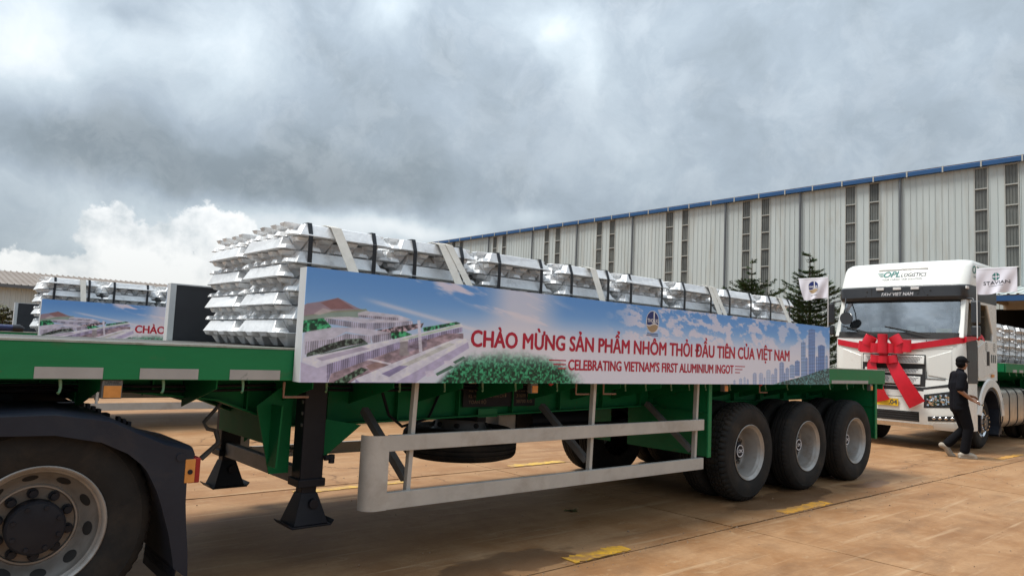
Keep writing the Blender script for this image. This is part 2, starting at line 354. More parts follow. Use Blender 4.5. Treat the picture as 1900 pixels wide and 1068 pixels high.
# ------------------------------------------------------------------ ground
def ground_mat(name, slab=True):
    m = bpy.data.materials.new(name); m.use_nodes = True; t = m.node_tree; p = t.nodes['Principled BSDF']
    g = N(t, 'ShaderNodeNewGeometry'); pos = g.outputs['Position']
    def mapped(sx, sy, rot=0):
        mp = N(t, 'ShaderNodeMapping'); t.links.new(pos, mp.inputs[0]); mp.inputs['Scale'].default_value = (sx, sy, 1); mp.inputs['Rotation'].default_value = (0, 0, rot); return mp.outputs[0]
    big = noise(t, pos, .28, 6, .6, .4); mid = noise(t, pos, 1.6, 8, .65, .5); fine = noise(t, pos, 22, 6, .7)
    st1 = noise(t, mapped(.45, 3.2, .05), 1.0, 8, .68, .5); st2 = noise(t, mapped(.5, 9, -.42), 1.0, 6, .6, .3)
    col = mixc(t, ramp(t, big, [(.3, 0), (.7, 1)]), (.245, .117, .043), (.320, .163, .064))
    col = mixc(t, ramp(t, mid, [(.38, 0.0), (.62, .8)]), col, (.38, .225, .112))
    col = mixc(t, ramp(t, st1, [(.48, 0), (.70, .6)]), col, (.185, .087, .034))
    col = mixc(t, ramp(t, st2, [(.57, 0), (.70, .6)]), col, (.47, .325, .19))
    col = mixc(t, ramp(t, noise(t, mapped(1.2, 2.2, .6), 3.0, 8, .7, .8), [(.58, 0), (.72, .5)]), col, (.47, .33, .19))
    col = mixc(t, ramp(t, fine, [(.35, .22), (.6, 0)]), col, (.15, .08, .04))
    # curved tyre scuffs and hairline cracks
    def arc(cx, cy, r, wd):
        d_ = t.nodes.new('ShaderNodeVectorMath'); d_.operation = 'DISTANCE'; t.links.new(pos, d_.inputs[0]); d_.inputs[1].default_value = (cx, cy, 0)
        e = math_(t, 'ABSOLUTE', math_(t, 'SUBTRACT', d_.outputs['Value'], r)); return math_(t, 'SUBTRACT', 1.0, math_(t, 'MULTIPLY', e, 1 / wd), clamp=True)
    marks = None
    for a_ in ((9.5, -9, 11.6, .13), (9.5, -9, 11.95, .12), (9.5, -9, 13.5, .12), (14.5, -2.5, 5.2, .11), (14.5, -2.5, 5.5, .10), (3, 40, 36.9, .14), (3, 40, 37.3, .12), (20, -8, 12.2, .14), (20, -8, 12.6, .14), (6, -30, 32.6, .13)):
        k = arc(*a_); marks = k if marks is None else math_(t, 'MAXIMUM', marks, k)
    mk_ = math_(t, 'MULTIPLY', ramp(t, marks, [(.0, 0), (.5, 1)]), ramp(t, noise(t, pos, 2.2, 7, .7), [(.45, 0), (.65, .34)]))
    col = mixc(t, mk_, col, (.115, .062, .030))
    vo = N(t, 'ShaderNodeTexVoronoi', feature='DISTANCE_TO_EDGE'); vo.inputs['Scale'].default_value = .42
    wv_ = t.nodes.new('ShaderNodeVectorMath'); wv_.operation = 'MULTIPLY_ADD'; nzz = N(t, 'ShaderNodeTexNoise'); nzz.inputs['Scale'].default_value = 1.7; nzz.inputs['Detail'].default_value = 7; t.links.new(pos, nzz.inputs['Vector']); t.links.new(nzz.outputs['Color'], wv_.inputs[0]); wv_.inputs[1].default_value = (.9, .9, 0); t.links.new(pos, wv_.inputs[2]); t.links.new(wv_.outputs[0], vo.inputs['Vector'])
    crk = math_(t, 'MULTIPLY', ramp(t, vo.outputs['Distance'], [(.0, 1), (.006, 0)]), ramp(t, big, [(.46, 0), (.56, .75)]))
    col = mixc(t, crk, col, (.07, .036, .016))
    rough = math_(t, 'MULTIPLY_ADD', mid, .25, .55)
    # damp patches where water dripped from the load
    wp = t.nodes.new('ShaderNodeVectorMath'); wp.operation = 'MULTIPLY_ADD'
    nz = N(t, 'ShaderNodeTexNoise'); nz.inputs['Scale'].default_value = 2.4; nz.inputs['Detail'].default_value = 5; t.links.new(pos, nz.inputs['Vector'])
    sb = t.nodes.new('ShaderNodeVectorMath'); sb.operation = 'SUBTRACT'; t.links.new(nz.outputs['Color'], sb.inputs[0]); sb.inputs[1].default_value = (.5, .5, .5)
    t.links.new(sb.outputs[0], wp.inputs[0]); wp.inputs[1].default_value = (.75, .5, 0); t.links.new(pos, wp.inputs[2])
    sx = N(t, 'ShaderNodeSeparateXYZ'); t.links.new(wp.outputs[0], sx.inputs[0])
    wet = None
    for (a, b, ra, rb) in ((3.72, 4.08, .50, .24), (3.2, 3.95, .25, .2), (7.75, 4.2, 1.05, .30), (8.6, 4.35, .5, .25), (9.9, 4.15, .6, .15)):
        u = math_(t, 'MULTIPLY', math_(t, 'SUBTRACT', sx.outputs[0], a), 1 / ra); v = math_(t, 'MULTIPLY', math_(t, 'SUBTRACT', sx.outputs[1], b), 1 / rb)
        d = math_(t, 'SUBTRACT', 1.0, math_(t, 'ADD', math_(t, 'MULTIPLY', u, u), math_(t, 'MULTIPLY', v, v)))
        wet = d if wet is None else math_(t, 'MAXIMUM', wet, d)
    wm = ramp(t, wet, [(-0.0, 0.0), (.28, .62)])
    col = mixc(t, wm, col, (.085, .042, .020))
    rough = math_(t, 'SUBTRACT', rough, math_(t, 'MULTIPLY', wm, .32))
    t.links.new(col, p.inputs['Base Color']); t.links.new(rough, p.inputs['Roughness']); p.inputs['Specular IOR Level'].default_value = .35
    b = N(t, 'ShaderNodeBump'); b.inputs['Strength'].default_value = .25; b.inputs['Distance'].default_value = .01
    t.links.new(noise(t, pos, 40, 8, .7), b.inputs['Height']); t.links.new(b.outputs[0], p.inputs['Normal'])
    return m
CONC = ground_mat('dusty_red_concrete')
JOINT = mat('joint_filler', (.055, .032, .018), (.03, .018, .01), 6, .9, coord='World')
g = P().box(-300, 400, -200, 500, -1.0, -.012); ground = tag(g.build('ground', JOINT), kind='structure', label='reddish dusty concrete yard around the trailers')
# slabs of the yard, joints open between them
XS = [-8.88 + 5.0 * i for i in range(0, 12)]; YS = [-3.25, .25, 3.75, 7.25, 10.75, 14.25, 17.75, 21.25]
for i in range(len(XS) - 1):
    for j in range(len(YS) - 1):
        def jag(a, b, horizontal):
            n = 14; out = []
            for k in range(n):
                q = k / n; w = (rnd.random() ** 3) * .022 if rnd.random() < .45 else rnd.random() * .004
                out.append((a + (b - a) * q, w))
            return out
        x0, x1, y0, y1 = XS[i] + .007, XS[i + 1] - .007, YS[j] + .009, YS[j + 1] - .009
        poly = [(u, y0 + w) for u, w in jag(x0, x1, 1)] + [(x1 - w * .5, u) for u, w in jag(y0, y1, 0)] + [(u, y1 - w) for u, w in jag(x1, x0, 1)] + [(x0 + w * .5, u) for u, w in jag(y1, y0, 0)]
        P().prism(poly, 'z', -.06, rnd.uniform(-.0015, .0015)).build('concrete_slab', CONC, ground)
far = P()
for (a, b, c, d) in ((-300, XS[0] - .01, -200, 500), (XS[-1] + .01, 400, -200, 500), (XS[0] - .005, XS[-1] + .005, -200, YS[0] - .01), (XS[0] - .005, XS[-1] + .005, YS[-1] + .01, 500)):
    far.box(a, b, c, d, -.05, 0)
tag(far.build('yard_surface', CONC), kind='structure', label='far part of the dusty concrete yard')
def paint_mat(nm='worn_yellow_road_paint', c1=(.78, .43, .008), c2=(.36, .19, .06), lo=.66):
    m = bpy.data.materials.new(nm); m.use_nodes = True; t = m.node_tree; p = t.nodes['Principled BSDF']
    g = N(t, 'ShaderNodeNewGeometry'); pos = g.outputs['Position']
    n = noise(t, pos, 9, 8, .7, .4); n2 = noise(t, pos, 1.7, 4, .6)
    k = ramp(t, math_(t, 'ADD', n, math_(t, 'MULTIPLY', n2, .5)), [(lo, 0.0), (lo + .22, 1.0)])
    t.links.new(mixc(t, k, c1, c2), p.inputs['Base Color']); p.inputs['Roughness'].default_value = .6
    return m
YPAINT = paint_mat(); YFADE = paint_mat('faded_road_paint', (.74, .36, .02), (.42, .22, .07), .62); YPALE = paint_mat('dusty_road_paint', (.66, .42, .06), (.40, .24, .10), .62)
def dash(x0, x1, y0, y1, label, pm=None):
    n = 18; w = lambda: rnd.uniform(-.012, .012)
    lo = [(x0 + (x1 - x0) * k / n + w(), y0 + w()) for k in range(n + 1)]; hi = [(x1 + (x0 - x1) * k / n + w(), y1 + w() * 2) for k in range(n + 1)]
    o = P().prism(lo + hi, 'z', .001, .0055).build('road_marking', pm or YPAINT)
    tag(o, label, 'road marking', 'yellow dashes painted on the concrete yard'); o['kind'] = 'thing'
dash(4.0, 4.66, 3.775, 3.925, 'bright yellow painted dash on the concrete joint nearest the camera')
dash(7.15, 8.15, 3.775, 3.925, 'worn orange yellow dash on the joint beside the trailer wheels', YFADE)
dash(3.3, 4.66, 7.00, 7.14, 'yellow painted dash on the ground behind the landing legs', YPALE)
dash(6.45, 7.45, 7.275, 7.42, 'yellow painted dash seen below the spare wheel and far tyres', YPALE)
dash(15.1, 16.5, 3.98, 4.10, 'faint yellow line on the ground beside the walking man', YFADE)
gr = P(); r_g = random.Random(21)
for k in range(900):
    x = r_g.uniform(.5, 14); y = r_g.uniform(-.5, 8.5) if k % 3 else 3.75 + r_g.gauss(0, .06); s_ = r_g.uniform(.003, .010) * (1.6 if r_g.random() < .06 else 1)
    q_ = [(r_g.uniform(.6, 1.2) * s_ * math.cos(a_ + r_g.uniform(-.3, .3)), r_g.uniform(.6, 1.2) * s_ * math.sin(a_)) for a_ in (0, 1.57, 3.14, 4.71)]
    gr.add([(x + u, y + v, .0005) for u, v in q_] + [(x + u * .5, y + v * .5, .001 + s_ * r_g.uniform(.6, 1.0)) for u, v in q_], [(4, 5, 6, 7), (0, 1, 5, 4), (1, 2, 6, 5), (2, 3, 7, 6), (3, 0, 4, 7)])
tag(gr.build('grit', mat('grit_stone', (.20, .12, .07), (.34, .25, .17), 8, .9, coord='World'), merge=False), 'scattered grit and small stones on the concrete yard', kind='stuff')
d = P()
for k in range(7):
    a = rnd.uniform(0, 6); r = rnd.uniform(.02, .06); x, y = 5.26 + rnd.uniform(-.07, .07), 5.0 + rnd.uniform(-.05, .05)
    d.add([(x + r * math.cos(a), y + r * math.sin(a), .004), (x + .02 * math.cos(a + 1.6), y + .02 * math.sin(a + 1.6), .018), (x - r * math.cos(a), y - r * math.sin(a), .006), (x - .015 * math.cos(a + 1.6), y - .015 * math.sin(a + 1.6), .004)], [(0, 1, 2, 3)])
tag(solid(d.build('dry_leaf', LEAFB), .002), 'small crumpled dry leaf lying on concrete under the trailer', 'leaf')

# ------------------------------------------------------------------ big warehouse on the right (wall along Y)
XW = 41.15; HE = 12.0
wh = thing('warehouse', (XW, 30, 0), 'long grey corrugated warehouse with blue gutter and tall dark window strips', 'warehouse')
O = (XW, 30, 0)
WIN = [(43.06, 43.66), (41.72, 42.35), (37.14, 37.76), (35.83, 36.42), (30.44, 31.14), (29.18, 29.76), (24.45, 25.07), (23.11, 23.73), (17.8, 18.44), (16.5, 17.11), (11.27, 11.91), (9.96, 10.59), (49.9, 50.5), (48.6, 49.2), (56.3, 56.9), (55.0, 55.6), (4.9, 5.5), (3.6, 4.2), (-1.5, -.9), (-2.8, -2.2)]
WIN = [(min(a), max(a)) for a in WIN]; WIN.sort()
DOOR = (2.5, 11.05, 4.6)
def sheet_mesh(w, z0, z1, ribs):
    p = P(); n = ribs; sec = []
    for k in range(n):
        u = k / n * w; s = w / n
        sec += [(u, 0), (u + s * .80, 0), (u + s * .84, -.030), (u + s * .92, -.030), (u + s * .96, 0)]
    sec.append((w, 0))
    p.ribbon([(x, u, z0) for u, x in sec], [(x, u, z1) for u, x in sec])
    return p
segs = []; y = -14.0; edges = []
for a, b in WIN: edges.append((a, b))
cur = -14.0
for a, b in edges + [(66.0, 66.0)]:
    if a > cur: segs.append((cur, a))
    cur = b
cache = {}
for a, b in segs:
    n = max(1, round((b - a) / 1.0)); w = (b - a) / n
    for k in range(n):
        ya = a + k * w
        tiers = [(0.0, 6.2), (6.18, HE)]
        for ti, (z0, z1) in enumerate(tiers):
            if ti == 0 and ya < DOOR[1] and ya + w > DOOR[0]: z0 = DOOR[2]
            key = (round(w, 3), z0, z1)
            if key not in cache: cache[key] = sheet_mesh(w - .004, z0, z1, max(1, round(w / .33))).mesh('wall_sheet', WALL)
            o = bpy.data.objects.new('wall_sheet', cache[key]); C.objects.link(o); o.parent = wh; o.location = (-.010 * (1 - ti) , ya - 30, 0)
panec = {}
for a, b in WIN:
    w = b - a; zb = DOOR[2] if (a < DOOR[1] and b > DOOR[0]) else 1.0
    zs = [zb + (11.80 - zb) * k / round((11.80 - zb) / 1.03) for k in range(round((11.80 - zb) / 1.03) + 1)]
    p = P()
    p.box(-.03, .06, 0, .05, zb, 11.84); p.box(-.03, .06, w - .05, w, zb, 11.84)
    for z in zs: p.box(-.04, .05, .05, w - .05, z - .028, z + .028)
    wo_ = p.build('window', RAILM, wh, loc=(0, a - 30, 0))
    for k in range(len(zs) - 1):
        key = (round(w, 2), round(zs[k + 1] - zs[k], 3))
        if key not in panec:
            q = P(); h = zs[k + 1] - zs[k] - .056; ww = w - .10; m = 4
            sec = []
            for i in range(m):
                u = i / m * ww; s_ = ww / m; sec += [(u, 0), (u + s_ * .8, 0), (u + s_ * .86, -.03), (u + s_ * .94, -.03)]
            sec.append((ww, 0)); q.ribbon([(x, u, 0) for u, x in sec], [(x, u, h) for u, x in sec]); panec[key] = q.mesh('pane', PANE)
        o = bpy.data.objects.new('pane', panec[key]); C.objects.link(o); o.parent = wo_; o.location = (.03, .05, zs[k] + .028)
for i, yy in enumerate((56.5, 51.0, 45.07, 39.76, 34.08, 26.23, 21.09, 15.4, 9.35, 1.5)):
    z0 = DOOR[2] + .2 if DOOR[0] < yy < DOOR[1] else .2
    P(O).cyl((XW - .13, yy, z0), (XW - .13, yy, HE - .1), .065, 10).build('downspout', SPOUT, wh, smooth=40)
p = P(O).prism([(XW - .28, HE - .16), (XW - .28, HE + .04), (XW - .24, HE + .07), (XW + .2, HE + .07), (XW + .2, HE - .16)], 'y', -14.1, 66.1); p.build('gutter', BLUEG, wh)
cl = P()
cl.box(-.305, -.275, -.035, .035, -.03, .30)
clm = cl.mesh('gutter_clip', RAILM)
yy = -13.0
while yy < 66:
    o = bpy.data.objects.new('gutter_clip', clm); C.objects.link(o); o.parent = wh; o.location = (0, yy - 30, HE - .18); yy += 1.75
P(O).add([(XW + .1, -14.1, HE + .2), (XW + .1, 66.1, HE + .2), (XW + 22, 66.1, HE + 2.6), (XW + 22, -14.1, HE + 2.6)], [(0, 1, 2, 3)]).build('roof', BLUEG, wh)
P(O).box(XW + .30, XW + .34, -14, DOOR[0], 0, HE).box(XW + .30, XW + .34, DOOR[1], 66, 0, HE).box(XW + .30, XW + .34, DOOR[0], DOOR[1], DOOR[2], HE).build('inner_lining', INSIDE, wh)
P(O).box(XW + .3, XW + 12, DOOR[0] - 1, DOOR[0], 0, 5).box(XW + .3, XW + 12, DOOR[1], DOOR[1] + 1, 0, 5).box(XW + 12, XW + 12.2, DOOR[0] - 1, DOOR[1] + 1, 0, 5).box(XW + .34, XW + 12, DOOR[0], DOOR[1], 5.0, 5.1).build('loading_bay_interior', INSIDE, wh)
P(O).box(XW - .02, XW + .02, 65.9, 66, 0, HE).build('corner_trim', RAILM, wh)
# canopy over the loading bay
can = thing('loading_canopy', (39, 8, 5), 'pale ribbed canopy roof over the dark loading bay of the grey warehouse', 'canopy')
p = P((39, 8, 5)); sec = []
u = -4.0
while u < 10.6: sec += [(u, 0), (u + .20, 0), (u + .23, .05), (u + .31, .05), (u + .34, 0)]; u += .36
p.ribbon([(37.6, u, 5.0 + h) for u, h in sec], [(41.05, u, 5.65 + h) for u, h in sec]); solid(p.build('roof_sheet', WALL, can), .01)
P((39, 8, 5)).box(37.62, 37.74, -4, 10.62, 4.72, 4.97).build('front_beam', BLUEG, can)
P((39, 8, 5)).box(40.8, 40.95, -4, 10.62, 4.55, 5.3).build('fascia', TANF, can)
for yy in (-3.5, 1.5, 6.2, 10.5): P((39, 8, 5)).box(37.7, 40.9, yy - .06, yy + .06, 4.75, 4.95).build('bracket', TANF, can)

# ------------------------------------------------------------------ low shed far left (runs along X)
sh = thing('storage_shed', (10, 50, 0), 'long low shed with brown ribbed roof behind the left trailer', 'shed')
OS = (10, 50, 0); Y0 = 50
p = P(); nx = 12; w = 2.0
for k in range(6): u = k / 6 * w; p.ribbon([(u, 0, 4.02), (u + .22, 0, 4.02), (u + .27, 0, 4.10), (u + .33, 0, 4.02)], [(u, 9, 5.35), (u + .22, 9, 5.35), (u + .27, 9, 5.43), (u + .33, 9, 5.35)])
rm = p.mesh('roof_sheet', TANROOF)
for k in range(-8, 20):
    o = bpy.data.objects.new('roof_sheet', rm); C.objects.link(o); o.parent = sh; o.location = (k * w - 10, -.4, 0)
p = P(); sec = []
for k in range(8): u = k * .25; sec += [(u, 0), (u + .16, 0), (u + .19, -.04), (u + .24, -.04)]
p.ribbon([(u, x, .0) for u, x in sec], [(u, x, 3.95) for u, x in sec]); wm_ = p.mesh('wall_sheet', WALL)
for k in range(-7, 18):
    if k in (-3,): continue
    o = bpy.data.objects.new('wall_sheet', wm_); C.objects.link(o); o.parent = sh; o.location = (k * 2.25 - 10, 0, 0)
P(OS).box(-18, 42, Y0 + .06, Y0 + .12, 0, 4.0).build('lining', INSIDE, sh)
P(OS).box(-18, 42, Y0 - .5, Y0 - .38, 3.85, 4.04).build('eave_trim', SPOUT, sh)
P(OS).box(-18, 42, Y0 + 8.6, Y0 + 8.8, 0, 5.3).build('back_wall', WALL, sh)
low = P((8, 20.6, 0)); low.prism([(20.3, 0), (20.45, .22), (21.6, .22), (22.3, 0)], 'x', -16, 30)  # low dark brown strip with sloped sides across the far yard edge
tag(low.build('low_bank', BANKM, loc=(8, 20.6, 0)), 'low dark brown bank along the far edge of the yard', 'earth bank')
fe = thing('metal_fence', (1.6, 20.2, 0), 'low pale corrugated fence on the low bank far left', 'fence')
p = P(); sec = []
for k in range(6): u = k * .15; sec += [(u, 0), (u + .10, 0), (u + .115, -.02), (u + .14, -.02)]
p.ribbon([(u, x, .06) for u, x in sec], [(u, x, .36) for u, x in sec]); fm_ = p.mesh('fence_sheet', WALL)
for k in range(8):
    o = bpy.data.objects.new('fence_sheet', fm_); C.objects.link(o); o.parent = fe; o.location = (-5.9 + k * .9, 0, 0)
for k in range(5): P((1.6, 20.2, 0)).box(-4.4 + k * 1.8, -4.34 + k * 1.8, 20.22, 20.28, 0, .4).build('post', SPOUT, fe)

# ------------------------------------------------------------------ trees
def conifer(x, y, h, spread, seed, label, z_low=.5, lean=0, hc=.86, pw=.62):
    r = random.Random(seed); t = thing('conifer_tree', (x, y, 0), label, 'tree', 'dark conifers in front of the grey warehouse')
    tr = P((x, y, 0)); tr.tube([(x, y, 0), (x + .03, y, h * .5), (x + lean, y, h)], [.12, .075, .015], 8); fo = P((x, y, 0)); br = P((x, y, 0))
    z = z_low
    while z < h * .985:
        top = z > h * hc
        q = min(1, (z - z_low) / (h * hc - z_low))
        R = spread * (1 - q * q) ** pw * r.uniform(.72, 1.12) + .22
        if top: R = r.uniform(.12, .32)
        for k in range(r.choice((7, 8, 9)) if not top else r.choice((1, 2, 3))):
            a = r.uniform(0, 6.28); L_ = R * r.uniform(.65, 1.1)
            pts = [(x, y, z)]
            for s in range(1, 5): pts.append((x + math.cos(a) * L_ * s / 4, y + math.sin(a) * L_ * s / 4, z + L_ * (.05 * s / 4 + .30 * (s / 4) ** 2) - .03))
            br.tube(pts, [.03, .022, .016, .01, .005], 5)
            for s in range(int(12 + 46 * L_)):
                v = r.uniform(.12, 1.0); i = min(3, int(v * 4)); f = v * 4 - i
                c = Vector(pts[i]).lerp(Vector(pts[i + 1]), f)
                wdt = .30 * L_ * (1.05 - v) + .06
                off = r.uniform(-1, 1); c += Vector((-math.sin(a), math.cos(a), 0)) * off * wdt + Vector((0, 0, r.uniform(-.03, .07)))
                for n_ in range(3):
                    d = Vector((math.cos(a + off * .8 + r.uniform(-.5, .5)), math.sin(a + off * .8 + r.uniform(-.5, .5)), r.uniform(.0, .7))).normalized()
                    l_ = r.uniform(.07, .17); sd_ = d.cross(Vector((r.uniform(-1, 1), r.uniform(-1, 1), 1))).normalized() * .019
                    fo.add([c - sd_, c + sd_, c + d * l_ + sd_ * .3, c + d * l_ - sd_ * .3], [(0, 1, 2, 3)])
        z += r.uniform(.17, .29) + (.12 if top else 0)
    tr.build('trunk', BARK, t, smooth=60); tag(br.build('branches', BARK, t, smooth=60, merge=False), kind='stuff')
    tag(fo.build('crown', LEAF, t, merge=False), kind='stuff'); return t
conifer(35.1, 20.75, 7.1, 2.0, 3, 'shorter dark conifer with a thin bare leader, left of the other', hc=.80, pw=.27)
conifer(33.6, 16.75, 6.9, 2.05, 11, hc=.88, label='larger bushy conifer standing behind the small blue emblem flag')
def bush(x, y, h, w, label, seed):
    r = random.Random(seed); t = thing('bush', (x, y, 0), label, 'bush'); f = P((x, y, 0)); s = P((x, y, 0))
    for k in range(9):
        a = r.uniform(0, 6.28); s.tube([(x, y, 0), (x + math.cos(a) * w * .3, y + math.sin(a) * w * .3, h * .5), (x + math.cos(a) * w * .55, y + math.sin(a) * w * .55, h * .85)], [.05, .03, .01], 5)
    for k in range(2600):
        c = Vector((r.gauss(0, .38) * w, r.gauss(0, .38) * w, 0)); zz = h * (1 - (c.length / w / 1.3) ** 2) * r.uniform(.25, 1.0)
        if zz < .1: continue
        c += Vector((x, y, zz)); d = Vector((r.uniform(-1, 1), r.uniform(-1, 1), r.uniform(-.3, 1))).normalized(); sd_ = d.cross(Vector((.3, .2, 1))).normalized() * .05; l_ = r.uniform(.1, .2)
        f.add([c, c + d * l_ * .5 + sd_, c + d * l_, c + d * l_ * .5 - sd_], [(0, 1, 2, 3)])
    s.build('stems', BARK, t); tag(f.build('crown', LEAFB, t, merge=False), kind='stuff')
bush(2.55, 28.0, 2.3, 1.1, 'brownish green bush in front of the shed at the far left edge', 5)
